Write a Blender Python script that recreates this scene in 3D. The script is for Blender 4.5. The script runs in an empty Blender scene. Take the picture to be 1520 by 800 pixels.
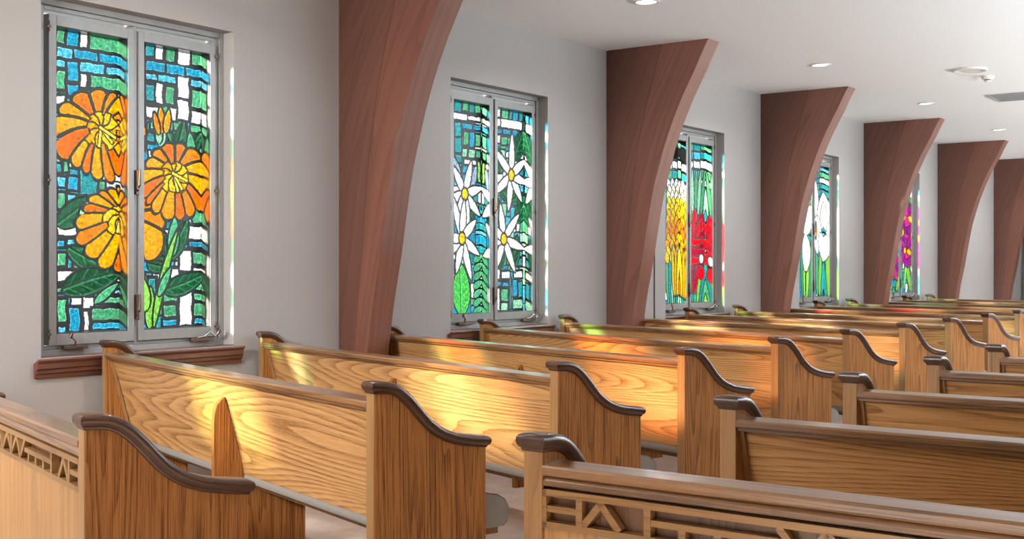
import bpy, bmesh, math, random
import numpy as np
random.seed(7)
C = bpy.context.scene.collection
PI = math.pi

# ------------------------------------------------------------------ helpers
class MB:
    """Collects shapes, then links them as one mesh object."""
    def __init__(self): self.v=[]; self.f=[]; self.uv=None
    def add(self, vs, fs):
        b=len(self.v); self.v+= [tuple(p) for p in vs]; self.f+=[tuple(b+i for i in f) for f in fs]; return self
    def box(self, x0,x1,y0,y1,z0,z1):
        return self.add([(x0,y0,z0),(x1,y0,z0),(x1,y1,z0),(x0,y1,z0),(x0,y0,z1),(x1,y0,z1),(x1,y1,z1),(x0,y1,z1)],
            [(0,3,2,1),(4,5,6,7),(0,1,5,4),(1,2,6,5),(2,3,7,6),(3,0,4,7)])
    def prism_x(self, prof, x0, x1):
        """prof: list of (y,z), extruded along x"""
        n=len(prof); vs=[(x0,y,z) for y,z in prof]+[(x1,y,z) for y,z in prof]
        fs=[(i,(i+1)%n,n+(i+1)%n,n+i) for i in range(n)]
        fs+= [tuple(range(n-1,-1,-1)), tuple(range(n,2*n))]
        return self.add(vs,fs)
    def bar(self, p, q, w, d0, d1):
        """flat bar in the xz plane from p to q, width w, y from d0 to d1"""
        dx,dz=q[0]-p[0],q[1]-p[1]; l=math.hypot(dx,dz); nx,nz=-dz/l*w/2,dx/l*w/2
        c=[(p[0]+nx,p[1]+nz),(p[0]-nx,p[1]-nz),(q[0]-nx,q[1]-nz),(q[0]+nx,q[1]+nz)]
        vs=[(x,d0,z) for x,z in c]+[(x,d1,z) for x,z in c]
        return self.add(vs,[(0,1,2,3),(7,6,5,4),(0,4,5,1),(1,5,6,2),(2,6,7,3),(3,7,4,0)])
    def tube(self, pts, r, n=10):
        rings=[]
        for i,p in enumerate(pts):
            a=pts[max(i-1,0)]; b=pts[min(i+1,len(pts)-1)]
            t=np.array(b,float)-np.array(a,float); t/= (np.linalg.norm(t)+1e-9)
            up=np.array((0,0,1.)) if abs(t[2])<.9 else np.array((1.,0,0))
            s=np.cross(t,up); s/=np.linalg.norm(s); u=np.cross(s,t)
            rr=r[i] if isinstance(r,(list,tuple)) else r
            rings.append([tuple(np.array(p)+rr*(math.cos(2*PI*k/n)*s+math.sin(2*PI*k/n)*u)) for k in range(n)])
        vs=[q for g in rings for q in g]; fs=[]
        for i in range(len(rings)-1):
            for k in range(n): fs.append((i*n+k,i*n+(k+1)%n,(i+1)*n+(k+1)%n,(i+1)*n+k))
        fs.append(tuple(range(n-1,-1,-1))); fs.append(tuple((len(rings)-1)*n+k for k in range(n)))
        return self.add(vs,fs)
    def lathe(self, prof, n=40, c=(0,0,0)):
        """prof: (r,z) from bottom to top around z"""
        vs=[];fs=[];m=len(prof)
        for r,z in prof:
            for k in range(n): vs.append((c[0]+r*math.cos(2*PI*k/n),c[1]+r*math.sin(2*PI*k/n),c[2]+z))
        for i in range(m-1):
            for k in range(n): fs.append((i*n+k,i*n+(k+1)%n,(i+1)*n+(k+1)%n,(i+1)*n+k))
        fs.append(tuple(range(n-1,-1,-1))); fs.append(tuple((m-1)*n+k for k in range(n)))
        return self.add(vs,fs)
    def build(self, name, mat, parent=None, bevel=0, smooth=None, segs=2):
        me=bpy.data.meshes.new(name); me.from_pydata(self.v,[],self.f); me.update()
        bm=bmesh.new(); bm.from_mesh(me); bmesh.ops.recalc_face_normals(bm,faces=bm.faces); bm.to_mesh(me); bm.free()
        me.materials.append(mat)
        if smooth:
            me.polygons.foreach_set('use_smooth',[True]*len(me.polygons)); me.set_sharp_from_angle(angle=math.radians(smooth))
        o=bpy.data.objects.new(name,me); C.objects.link(o)
        if parent: o.parent=parent
        if bevel:
            b=o.modifiers.new('bevel','BEVEL'); b.width=bevel; b.segments=segs; b.limit_method='ANGLE'; b.angle_limit=math.radians(40)
        return o

def tag(o,label=None,cat=None,group=None,kind=None):
    if label: o['label']=label
    if cat: o['category']=cat
    if group: o['group']=group
    if kind: o['kind']=kind
    return o
def empty(name,loc=(0,0,0),rz=0,**k):
    o=bpy.data.objects.new(name,None); o.empty_display_size=.1; C.objects.link(o)
    o.location=loc; o.rotation_euler=(0,0,rz); return tag(o,**k)
def copy_tree(o,parent=None):
    c=o.copy(); C.objects.link(c); c.parent=parent
    for ch in [x for x in bpy.data.objects if x.parent is o]: copy_tree(ch,c)
    return c

# ------------------------------------------------------------------ materials
def mat(name):
    m=bpy.data.materials.new(name); m.use_nodes=True; nt=m.node_tree
    return m,nt,nt.nodes['Principled BSDF']
def N(nt,t,**k):
    n=nt.nodes.new(t)
    for a,b in k.items():
        if a.startswith('i_'): n.inputs[a[2:].replace('_',' ')].default_value=b
        else: setattr(n,a,b)
    return n
def mathn(nt,op,a,b=None,clamp=False):
    n=nt.nodes.new('ShaderNodeMath'); n.operation=op; n.use_clamp=clamp
    for i,x in enumerate((a,b)):
        if x is None: continue
        if isinstance(x,(int,float)): n.inputs[i].default_value=x
        else: nt.links.new(x,n.inputs[i])
    return n.outputs[0]
def ramp(nt,src,stops):
    r=nt.nodes.new('ShaderNodeValToRGB'); e=r.color_ramp.elements
    while len(e)<len(stops): e.new(.5)
    for i,(p,c) in enumerate(stops): e[i].position=p; e[i].color=(*c,1)
    nt.links.new(src,r.inputs[0]); return r.outputs[0]
def mixc(nt,f,a,b,mode='MIX'):
    m=nt.nodes.new('ShaderNodeMix'); m.data_type='RGBA'; m.blend_type=mode
    for i,x in ((0,f),(6,a),(7,b)):
        if isinstance(x,(int,float)): m.inputs[i].default_value=x
        elif isinstance(x,tuple): m.inputs[i].default_value=(*x,1)
        else: nt.links.new(x,m.inputs[i])
    return m.outputs[2]

def wood(name, base, line, grain='x', rings=11., cath=1., rough=.35, coat=.25, vary=.12, uv=False, linew=.55, stretch=.33, across=3.2, pore=.25, wob=.25, det=1.4, spec=.5):
    """oak: growth-ring contours of a stretched noise, open pores and slow colour drift; grain runs along `grain`"""
    m,nt,b=mat(name); L=nt.links
    tc=N(nt,'ShaderNodeTexCoord'); oi=N(nt,'ShaderNodeObjectInfo')
    src=tc.outputs['UV'] if uv else tc.outputs['Object']
    off=N(nt,'ShaderNodeVectorMath',operation='SCALE'); off.inputs[0].default_value=(7.3,3.1,11.7); L.new(oi.outputs['Random'],off.inputs['Scale'])
    ad=N(nt,'ShaderNodeVectorMath',operation='ADD'); L.new(src,ad.inputs[0]); L.new(off.outputs[0],ad.inputs[1])
    def mp(along,across):
        s={'x':(along,across,across),'z':(across,across,along),'y':(across,along,across)}[grain]
        g=N(nt,'ShaderNodeMapping'); g.inputs['Scale'].default_value=s; L.new(ad.outputs[0],g.inputs[0]); return g.outputs[0]
    n1=N(nt,'ShaderNodeTexNoise',i_Scale=1.0,i_Detail=det,i_Roughness=.45); L.new(mp(stretch*cath,across),n1.inputs['Vector'])
    nw=N(nt,'ShaderNodeTexNoise',i_Scale=1.0,i_Detail=3.,i_Roughness=.6); L.new(mp(4.,26.),nw.inputs['Vector'])
    v=mathn(nt,'ADD',mathn(nt,'MULTIPLY',n1.outputs[0],rings*2.2),mathn(nt,'MULTIPLY',nw.outputs[0],wob))
    fr=mathn(nt,'FRACT',v)
    ringc=ramp(nt,fr,[(0,(1,1,1)),(.10,(.75,.75,.75)),(.45,(.25,.25,.25)),(.75,(0,0,0)),(.97,(.1,.1,.1)),(1,(1,1,1))])
    pores=N(nt,'ShaderNodeTexNoise',i_Scale=1.0,i_Detail=3.,i_Roughness=.7); L.new(mp(5.,330.),pores.inputs['Vector'])
    pr=ramp(nt,pores.outputs[0],[(.40,(1,1,1)),(.56,(0,0,0))])
    st=N(nt,'ShaderNodeTexNoise',i_Scale=1.0,i_Detail=2.); L.new(mp(.8,22.),st.inputs['Vector'])
    slow=N(nt,'ShaderNodeTexNoise',i_Scale=1.0,i_Detail=1.); L.new(mp(.7,1.6),slow.inputs['Vector'])
    f=mathn(nt,'MULTIPLY',ringc,linew)
    pw=mathn(nt,'MULTIPLY',pr,mathn(nt,'ADD',mathn(nt,'MULTIPLY',ringc,.4),pore))
    f=mathn(nt,'ADD',f,pw,True)
    f=mathn(nt,'ADD',f,mathn(nt,'MULTIPLY',mathn(nt,'SUBTRACT',st.outputs[0],.5),.5),True)
    col=mixc(nt,f,base,line)
    hs=N(nt,'ShaderNodeHueSaturation'); L.new(col,hs.inputs['Color'])
    val=mathn(nt,'ADD',mathn(nt,'MULTIPLY',mathn(nt,'SUBTRACT',slow.outputs[0],.5),vary*2),
              mathn(nt,'ADD',mathn(nt,'MULTIPLY',oi.outputs['Random'],vary),1.-vary/2))
    L.new(val,hs.inputs['Value']); L.new(hs.outputs[0],b.inputs['Base Color'])
    b.inputs['Roughness'].default_value=rough
    b.inputs['Specular IOR Level'].default_value=spec; b.inputs['Coat Weight'].default_value=coat; b.inputs['Coat Roughness'].default_value=.22
    bp=N(nt,'ShaderNodeBump'); bp.inputs['Strength'].default_value=.12; bp.inputs['Distance'].default_value=.002
    L.new(pw,bp.inputs['Height']); bp.invert=True; L.new(bp.outputs[0],b.inputs['Normal'])
    return m

def arch_wood():
    m=wood('red_brown_glulam',(.150,.058,.038),(.088,.032,.020),'y',rings=9,cath=.5,rough=.42,coat=.12,uv=True,linew=.4,pore=.12,vary=.18,stretch=.2)
    nt=m.node_tree; b=nt.nodes['Principled BSDF']; src=b.inputs['Base Color'].links[0].from_socket
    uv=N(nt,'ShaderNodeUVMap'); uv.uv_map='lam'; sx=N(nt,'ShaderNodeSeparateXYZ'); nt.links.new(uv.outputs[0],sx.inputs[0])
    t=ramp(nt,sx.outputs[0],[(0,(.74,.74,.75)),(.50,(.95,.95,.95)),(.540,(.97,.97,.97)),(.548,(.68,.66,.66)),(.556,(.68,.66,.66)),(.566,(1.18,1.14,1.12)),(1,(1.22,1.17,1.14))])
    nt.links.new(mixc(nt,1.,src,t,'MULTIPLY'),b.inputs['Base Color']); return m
def plain(name,col,rough=.5,metal=0,noise=0,scale=60,bump=0,detail=3.,sheen=0):
    m,nt,b=mat(name); b.inputs['Base Color'].default_value=(*col,1); b.inputs['Roughness'].default_value=rough; b.inputs['Metallic'].default_value=metal
    tc=N(nt,'ShaderNodeTexCoord'); n=N(nt,'ShaderNodeTexNoise',i_Scale=scale,i_Detail=detail); nt.links.new(tc.outputs['Object'],n.inputs['Vector'])
    if noise:
        c0=tuple(x*(1-noise) for x in col); c1=tuple(min(1,x*(1+noise)) for x in col)
        nt.links.new(ramp(nt,n.outputs[0],[(.3,c0),(.7,c1)]),b.inputs['Base Color'])
    if bump:
        bp=N(nt,'ShaderNodeBump'); bp.inputs['Strength'].default_value=bump; bp.inputs['Distance'].default_value=.004
        nt.links.new(n.outputs[0],bp.inputs['Height']); nt.links.new(bp.outputs[0],b.inputs['Normal'])
    if sheen: b.inputs['Sheen Weight'].default_value=sheen
    return m

OAK_L=(.50,.27,.105); OAK_D=(.20,.085,.026)
M={}
M['back']=wood('oak_flat_sawn',(.56,.305,.122),(.21,.09,.028),'x',rings=24,linew=.55,stretch=.20,across=2.8,pore=.30,coat=.04,spec=.3)
M['end']=wood('oak_upright',(.38,.155,.040),(.11,.036,.008),'z',rings=10,cath=.8,linew=.45,rough=.5,across=8.,pore=.5,coat=.0,spec=.25)
M['edge']=wood('oak_edge',(.34,.185,.075),(.19,.09,.032),'z',rings=8,cath=.5,linew=.3,across=8.,coat=.1)
M['rail']=wood('oak_rail',(.25,.12,.044),(.075,.032,.011),'x',rings=11,cath=.6,rough=.3,coat=.9,linew=.55,pore=.35)
M['cap']=wood('dark_oak_cap',(.062,.024,.011),(.03,.011,.005),'y',rings=7,cath=.5,rough=.3,coat=.3,linew=.4)
M['lattice']=wood('pale_oak_lattice',(.29,.155,.055),(.16,.075,.025),'x',rings=8,cath=.5,linew=.4)
M['screen']=wood('oak_screen',(.45,.24,.085),(.24,.11,.036),'z',rings=8,cath=.6,linew=.35,across=7.)
M['dark_board']=wood('brown_board',(.17,.08,.032),(.075,.03,.012),'z',rings=14,cath=.6,linew=.5)
M['sill']=wood('red_brown_sill',(.16,.055,.035),(.06,.02,.014),'y',rings=8,cath=.5,rough=.3,coat=.5)
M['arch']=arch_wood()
M['fabric']=plain('taupe_fabric',(.23,.207,.18),.85,noise=.12,scale=700,bump=.25,sheen=.2)
M['piping']=plain('dark_piping',(.10,.08,.07),.8)
M['wall']=plain('wall_paint',(.37,.35,.335),.75,noise=.015,scale=220,bump=.25)
M['ceil']=plain('ceiling_paint',(.89,.9,.91),.85,noise=.012,scale=300,bump=.25)
M['frame']=plain('grey_metal_frame',(.29,.29,.285),.36,metal=.25,noise=.05,scale=30)
M['gasket']=plain('dark_gasket',(.03,.03,.03),.7)
M['channel']=plain('dark_anodised_channel',(.045,.038,.034),.35,metal=.5)
M['steel']=plain('bright_steel',(.62,.62,.62),.25,metal=1.)
M['bronze']=plain('dark_bronze',(.15,.10,.075),.35,metal=.8)
M['white']=plain('white_plastic',(.75,.74,.70),.45)
M['grille']=plain('grey_grille',(.33,.34,.35),.6,noise=.2,scale=260)
M['darkslat']=plain('black_slats',(.018,.016,.014),.55)
M['black']=plain('black_vinyl',(.012,.012,.013),.3)
M['glasspane']=None
def carpet():
    m,nt,b=mat('beige_carpet'); tc=N(nt,'ShaderNodeTexCoord')
    n=N(nt,'ShaderNodeTexNoise',i_Scale=160.,i_Detail=4.,i_Roughness=.7); nt.links.new(tc.outputs['Object'],n.inputs['Vector'])
    n2=N(nt,'ShaderNodeTexNoise',i_Scale=9.,i_Detail=3.); nt.links.new(tc.outputs['Object'],n2.inputs['Vector'])
    c=ramp(nt,n.outputs[0],[(.3,(.50,.41,.34)),(.7,(.80,.68,.58))])
    c2=ramp(nt,n2.outputs[0],[(.35,(.85,.85,.85)),(.65,(1,1,1))])
    nt.links.new(mixc(nt,1.,c,c2,'MULTIPLY'),b.inputs['Base Color']); b.inputs['Roughness'].default_value=.95
    bp=N(nt,'ShaderNodeBump'); bp.inputs['Strength'].default_value=.6; bp.inputs['Distance'].default_value=.004
    nt.links.new(n.outputs[0],bp.inputs['Height']); nt.links.new(bp.outputs[0],b.inputs['Normal']); return m
M['carpet']=carpet()
def stained():
    m,nt,b=mat('stained_glass'); L=nt.links
    at=N(nt,'ShaderNodeAttribute'); at.attribute_name='glass'
    tc=N(nt,'ShaderNodeTexCoord'); n=N(nt,'ShaderNodeTexNoise',i_Scale=48.,i_Detail=5.,i_Roughness=.7); L.new(tc.outputs['Object'],n.inputs['Vector'])
    var=ramp(nt,n.outputs[0],[(.34,(.34,.34,.34)),(.48,(.76,.76,.76)),(.60,(1.2,1.2,1.2))])
    col=mixc(nt,1.,at.outputs['Color'],var,'MULTIPLY')
    tr=N(nt,'ShaderNodeBsdfTransparent'); L.new(col,tr.inputs[0])
    tl=N(nt,'ShaderNodeBsdfTranslucent'); L.new(col,tl.inputs[0])
    gl=N(nt,'ShaderNodeBsdfGlossy'); gl.inputs['Roughness'].default_value=.12
    bp=N(nt,'ShaderNodeBump'); bp.inputs['Strength'].default_value=.5; bp.inputs['Distance'].default_value=.004; L.new(n.outputs[0],bp.inputs['Height']); L.new(bp.outputs[0],gl.inputs['Normal'])
    m1=N(nt,'ShaderNodeMixShader'); m1.inputs[0].default_value=GLASS_TRANSLUCENT; L.new(tr.outputs[0],m1.inputs[1]); L.new(tl.outputs[0],m1.inputs[2])
    m2=N(nt,'ShaderNodeMixShader'); m2.inputs[0].default_value=.022; L.new(m1.outputs[0],m2.inputs[1]); L.new(gl.outputs[0],m2.inputs[2])
    lead=N(nt,'ShaderNodeBsdfPrincipled'); lead.inputs['Base Color'].default_value=(.022,.028,.033,1); lead.inputs['Roughness'].default_value=.45
    m3=N(nt,'ShaderNodeMixShader'); L.new(at.outputs['Alpha'],m3.inputs[0]); L.new(lead.outputs[0],m3.inputs[1]); L.new(m2.outputs[0],m3.inputs[2])
    L.new(m3.outputs[0],nt.nodes['Material Output'].inputs[0]); nt.nodes.remove(b); return m
GLASS_TRANSLUCENT=.09
M['stained']=stained()
def clear():
    m,nt,b=mat('clear_glass'); L=nt.links
    tr=N(nt,'ShaderNodeBsdfTransparent'); tr.inputs[0].default_value=(.93,.95,.95,1); gl=N(nt,'ShaderNodeBsdfGlossy'); gl.inputs['Roughness'].default_value=.02
    mm=N(nt,'ShaderNodeMixShader'); mm.inputs[0].default_value=.06; L.new(tr.outputs[0],mm.inputs[1]); L.new(gl.outputs[0],mm.inputs[2])
    L.new(mm.outputs[0],nt.nodes['Material Output'].inputs[0]); nt.nodes.remove(b); return m
M['clear']=clear()
def emis(name,col,s):
    m,nt,b=mat(name); b.inputs['Emission Color'].default_value=(*col,1); b.inputs['Emission Strength'].default_value=s; b.inputs['Base Color'].default_value=(.8,.8,.8,1); return m
M['lamp']=emis('lamp_lens',(1.,.97,.95),3.)
LAMP_W=25.; SKY=.88; SUN=74.; SUN_K=1.6; SUN_T=.30; SUN_A=9.; EXPO=0.0; SPREAD=150; FILL_W=980.; FILL_TILT=-6; FILL_STRIP_W=165.; FILL_STRIP_A=79
DESIGNS = {1: [('rect', 0.203, 2.545, 0.26, 2.618, 'green'),
 ('rect', 0.269, 2.54, 0.347, 2.621, 'blue'),
 ('rect', 0.353, 2.544, 0.402, 2.621, 'white'),
 ('rect', 0.413, 2.542, 0.625, 2.631, 'green'),
 ('rect', 0.203, 2.467, 0.305, 2.526, 'sky'),
 ('rect', 0.309, 2.472, 0.469, 2.531, 'blue'),
 ('rect', 0.477, 2.471, 0.625, 2.532, 'blue'),
 ('rect', 0.203, 2.411, 0.263, 2.458, 'sky'),
 ('rect', 0.273, 2.345, 0.344, 2.459, 'blue'),
 ('rect', 0.354, 2.407, 0.516, 2.465, 'sky'),
 ('rect', 0.522, 2.414, 0.625, 2.457, 'sky'),
 ('rect', 0.203, 2.288, 0.26, 2.394, 'green'),
 ('rect', 0.273, 2.26, 0.35, 2.331, 'blue'),
 ('rect', 0.354, 2.322, 0.398, 2.398, 'white'),
 ('rect', 0.418, 2.323, 0.625, 2.4, 'green'),
 ('rect', 0.203, 2.21, 0.26, 2.258, 'white'),
 ('rect', 0.203, 1.89, 0.235, 2.002, 'green'),
 ('rect', 0.203, 1.829, 0.241, 1.885, 'teal'),
 ('rect', 0.203, 1.78, 0.266, 1.807, 'sky'),
 ('rect', 0.273, 1.783, 0.331, 1.806, 'blue'),
 ('rect', 0.632, 2.274, 0.667, 2.638, 'green'),
 ('rect', 0.209, 1.754, 0.267, 1.809, 'sky'),
 ('rect', 0.275, 1.74, 0.345, 1.813, 'blue'),
 ('rect', 0.209, 1.632, 0.265, 1.719, 'green'),
 ('rect', 0.209, 1.568, 0.265, 1.585, 'green'),
 ('rect', 0.271, 1.561, 0.318, 1.581, 'sky'),
 ('rect', 0.209, 1.479, 0.331, 1.545, 'white'),
 ('rect', 0.209, 1.422, 0.258, 1.457, 'blue'),
 ('rect', 0.271, 1.435, 0.318, 1.464, 'sky'),
 ('rect', 0.209, 1.317, 0.265, 1.387, 'green'),
 ('rect', 0.275, 1.306, 0.305, 1.358, 'teal'),
 ('rect', 0.209, 1.228, 0.342, 1.292, 'white'),
 ('rect', 0.209, 1.172, 0.265, 1.201, 'green'),
 ('rect', 0.209, 1.003, 0.267, 1.131, 'green'),
 ('rect', 0.281, 0.953, 0.356, 1.088, 'blue'),
 ('rect', 0.375, 0.952, 0.413, 1.066, 'white'),
 ('rect', 0.43, 1.004, 0.631, 1.077, 'green'),
 ('rect', 0.43, 0.954, 0.631, 0.992, 'blue'),
 ('rect', 0.489, 1.1, 0.631, 1.142, 'green'),
 ('rect', 0.215, 0.95, 0.267, 0.985, 'sky'),
 ('rect', 0.593, 1.221, 0.627, 1.245, 'white'),
 ('rect', 0.581, 1.157, 0.627, 1.178, 'sky'),
 ('rect', 0.646, 0.938, 0.69, 1.134, 'teal'),
 ('rect', 0.799, 2.558, 0.862, 2.622, 'teal'),
 ('rect', 0.866, 2.548, 0.925, 2.623, 'white'),
 ('rect', 0.942, 2.548, 1.012, 2.626, 'green'),
 ('rect', 1.03, 2.54, 1.126, 2.626, 'white'),
 ('rect', 1.136, 2.551, 1.216, 2.623, 'green'),
 ('rect', 0.799, 2.475, 0.937, 2.532, 'blue'),
 ('rect', 0.944, 2.471, 1.085, 2.535, 'blue'),
 ('rect', 1.093, 2.473, 1.212, 2.533, 'blue'),
 ('rect', 0.799, 2.417, 0.883, 2.46, 'sky'),
 ('rect', 0.888, 2.416, 1.022, 2.466, 'sky'),
 ('rect', 1.029, 2.337, 1.12, 2.47, 'white'),
 ('rect', 1.129, 2.419, 1.212, 2.461, 'sky'),
 ('rect', 0.799, 2.292, 0.862, 2.393, 'teal'),
 ('rect', 0.866, 2.282, 0.925, 2.408, 'white'),
 ('rect', 0.94, 2.287, 1.009, 2.395, 'green'),
 ('rect', 1.136, 2.292, 1.216, 2.402, 'green'),
 ('rect', 1.03, 2.207, 1.12, 2.331, 'white'),
 ('rect', 0.799, 2.193, 0.897, 2.265, 'white'),
 ('rect', 0.968, 2.196, 1.026, 2.27, 'white'),
 ('rect', 1.132, 2.192, 1.212, 2.27, 'white'),
 ('rect', 1.129, 2.133, 1.212, 2.187, 'green'),
 ('rect', 1.159, 1.974, 1.216, 2.111, 'green'),
 ('rect', 0.799, 2.051, 0.862, 2.108, 'teal'),
 ('rect', 0.834, 2.133, 0.876, 2.179, 'green'),
 ('rect', 1.227, 1.977, 1.25, 2.626, 'green'),
 ('rect', 1.146, 1.58, 1.217, 1.667, 'green'),
 ('rect', 1.1, 1.578, 1.134, 1.622, 'white'),
 ('rect', 1.115, 1.48, 1.217, 1.559, 'white'),
 ('rect', 1.112, 1.43, 1.217, 1.468, 'blue'),
 ('rect', 1.146, 1.327, 1.222, 1.406, 'green'),
 ('rect', 1.043, 1.288, 1.138, 1.417, 'white'),
 ('rect', 0.963, 1.239, 1.043, 1.306, 'white'),
 ('rect', 1.146, 1.24, 1.222, 1.306, 'white'),
 ('rect', 1.146, 1.169, 1.217, 1.231, 'green'),
 ('rect', 0.926, 1.103, 1.031, 1.154, 'green'),
 ('rect', 0.926, 1.008, 1.023, 1.087, 'green'),
 ('rect', 0.921, 0.959, 1.028, 0.996, 'blue'),
 ('rect', 1.046, 0.957, 1.143, 1.164, 'white'),
 ('rect', 1.154, 1.101, 1.222, 1.153, 'green'),
 ('rect', 1.154, 1.007, 1.222, 1.088, 'green'),
 ('rect', 1.154, 0.957, 1.222, 0.995, 'blue'),
 ('rect', 0.816, 1.096, 0.874, 1.246, 'teal'),
 ('rect', 0.881, 1.161, 0.915, 1.221, 'sky'),
 ('rect', 1.241, 0.961, 1.273, 1.652, 'green'),
 ('lens', 0.209, 1.538, 35, 0.3, 0.13, 'dkgreen', 1, 0.0),
 ('lens', 0.35, 1.606, 40, 0.2, 0.05, 'ltgreen', 0, 0.0),
 ('lens', 0.273, 1.416, -28, 0.36, 0.12, 'dkgreen', 1, 0.1),
 ('lens', 0.239, 1.177, 20, 0.4, 0.15, 'dkgreen', 1, -0.1),
 ('lens', 0.446, 1.105, 35, 0.2, 0.05, 'green', 0, 0.0),
 ('lens', 1.054, 1.951, 120, 0.22, 0.09, 'dkgreen', 1, 0.0),
 ('lens', 1.023, 1.969, 75, 0.24, 0.09, 'dkgreen', 1, 0.0),
 ('lens', 1.089, 1.962, 55, 0.22, 0.09, 'dkgreen', 1, 0.0),
 ('lens', 1.141, 1.957, 95, 0.18, 0.07, 'green', 0, 0.0),
 ('lens', 0.963, 1.345, 105, 0.2, 0.09, 'dkgreen', 1, 0.0),
 ('lens', 0.973, 1.357, 60, 0.28, 0.11, 'dkgreen', 1, 0.0),
 ('lens', 0.993, 1.377, 85, 0.24, 0.08, 'green', 0, 0.0),
 ('lens', 0.806, 1.408, -35, 0.2, 0.1, 'dkgreen', 1, 0.0),
 ('lens', 0.806, 1.328, -10, 0.16, 0.08, 'dkgreen', 1, 0.0),
 ('lens', 0.928, 1.167, 12, 0.34, 0.12, 'dkgreen', 1, 0.1),
 ('lens', 0.826, 0.945, 88, 0.25, 0.07, 'lime', 0, 0.0),
 ('lens', 0.801, 1.049, 100, 0.22, 0.09, 'lime', 0, 0.0),
 ('lens', 0.855, 0.948, 80, 0.62, 0.05, 'lime', 0, -0.12),
 ('lens', 0.889, 1.135, 62, 0.2, 0.05, 'green', 0, 0.0),
 ('lily', 0.636, 1.523, 0.627, 1.616, 0.32, 0.25, 15, 3),
 ('lily', 0.5, 2.065, 0.491, 2.103, 0.33, 0.27, 17, 1),
 ('lily', 1.023, 1.818, 1.003, 1.874, 0.27, 0.25, 15, 2),
 ('lens', 0.894, 2.032, 60, 0.1, 0.05, 'ltgreen', 0, 0.0),
 ('lens', 0.894, 2.044, 90, 0.12, 0.05, 'ltgreen', 0, 0.0),
 ('lens', 0.918, 2.111, 95, 0.16, 0.055, 'orange', 0, 0.0),
 ('lens', 0.943, 2.113, 80, 0.15, 0.05, 'amber', 0, 0.0),
 ('lens', 0.894, 2.1, 105, 0.14, 0.04, 'orange', 0, 0.0)], 2: [('rect', 0.225, 2.55, 0.251, 2.626, 'teal'),
 ('rect', 0.265, 2.543, 0.346, 2.627, 'teal'),
 ('rect', 0.364, 2.556, 0.438, 2.626, 'green'),
 ('rect', 0.452, 2.55, 0.51, 2.625, 'teal'),
 ('rect', 0.526, 2.553, 0.597, 2.624, 'green'),
 ('rect', 0.225, 2.477, 0.422, 2.533, 'white'),
 ('rect', 0.433, 2.487, 0.597, 2.529, 'white'),
 ('rect', 0.265, 2.347, 0.346, 2.459, 'teal'),
 ('rect', 0.36, 2.417, 0.491, 2.459, 'blue'),
 ('rect', 0.503, 2.419, 0.597, 2.457, 'blue'),
 ('rect', 0.376, 2.286, 0.438, 2.391, 'green'),
 ('rect', 0.456, 2.278, 0.514, 2.399, 'blue'),
 ('rect', 0.531, 2.291, 0.592, 2.387, 'green'),
 ('rect', 0.265, 2.221, 0.346, 2.34, 'teal'),
 ('rect', 0.36, 2.193, 0.422, 2.256, 'ltgreen'),
 ('rect', 0.438, 2.192, 0.522, 2.256, 'ltgreen'),
 ('rect', 0.538, 2.196, 0.592, 2.256, 'green'),
 ('rect', 0.265, 2.137, 0.346, 2.207, 'teal'),
 ('rect', 0.383, 2.131, 0.538, 2.174, 'white'),
 ('rect', 0.269, 2.068, 0.346, 2.131, 'teal'),
 ('rect', 0.561, 2.0, 0.597, 2.171, 'lime'),
 ('rect', 0.778, 2.558, 0.809, 2.631, 'green'),
 ('rect', 0.827, 2.553, 0.871, 2.629, 'white'),
 ('rect', 0.893, 2.551, 0.984, 2.63, 'green'),
 ('rect', 0.999, 2.551, 1.034, 2.63, 'teal'),
 ('rect', 1.05, 2.547, 1.116, 2.628, 'blue'),
 ('rect', 1.137, 2.551, 1.189, 2.626, 'teal'),
 ('rect', 0.778, 2.475, 0.809, 2.533, 'green'),
 ('rect', 0.824, 2.476, 0.869, 2.541, 'white'),
 ('rect', 0.879, 2.474, 1.184, 2.548, 'white'),
 ('rect', 0.778, 2.416, 0.893, 2.46, 'blue'),
 ('rect', 0.913, 2.418, 1.019, 2.465, 'blue'),
 ('rect', 1.04, 2.371, 1.111, 2.468, 'blue'),
 ('rect', 1.129, 2.408, 1.184, 2.46, 'teal'),
 ('rect', 0.778, 2.296, 0.809, 2.39, 'green'),
 ('rect', 0.822, 2.34, 0.869, 2.402, 'white'),
 ('rect', 0.883, 2.332, 0.969, 2.395, 'green'),
 ('rect', 0.609, 1.787, 0.649, 2.627, 'green'),
 ('rect', 1.207, 1.811, 1.247, 2.655, 'teal'),
 ('rect', 0.814, 1.22, 0.864, 1.305, 'white'),
 ('rect', 0.778, 1.228, 0.809, 1.293, 'white'),
 ('rect', 0.883, 1.219, 1.009, 1.278, 'white'),
 ('rect', 1.06, 1.221, 1.189, 1.285, 'white'),
 ('rect', 0.795, 1.159, 0.888, 1.194, 'blue'),
 ('rect', 0.903, 1.152, 0.984, 1.193, 'blue'),
 ('rect', 0.999, 0.967, 1.024, 1.219, 'teal'),
 ('rect', 1.05, 1.07, 1.111, 1.207, 'blue'),
 ('rect', 1.129, 1.061, 1.184, 1.191, 'teal'),
 ('rect', 0.814, 0.957, 0.864, 1.14, 'white'),
 ('rect', 0.883, 1.028, 0.979, 1.131, 'green'),
 ('rect', 1.05, 0.964, 1.189, 1.046, 'ltgreen'),
 ('rect', 0.883, 0.955, 0.979, 1.016, 'ltgreen'),
 ('rect', 1.122, 1.405, 1.184, 1.446, 'teal'),
 ('rect', 1.122, 1.323, 1.184, 1.39, 'teal'),
 ('rect', 0.225, 1.293, 0.256, 1.363, 'teal'),
 ('rect', 0.225, 1.21, 0.256, 1.28, 'white'),
 ('rect', 0.225, 1.057, 0.256, 1.154, 'ltgreen'),
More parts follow.
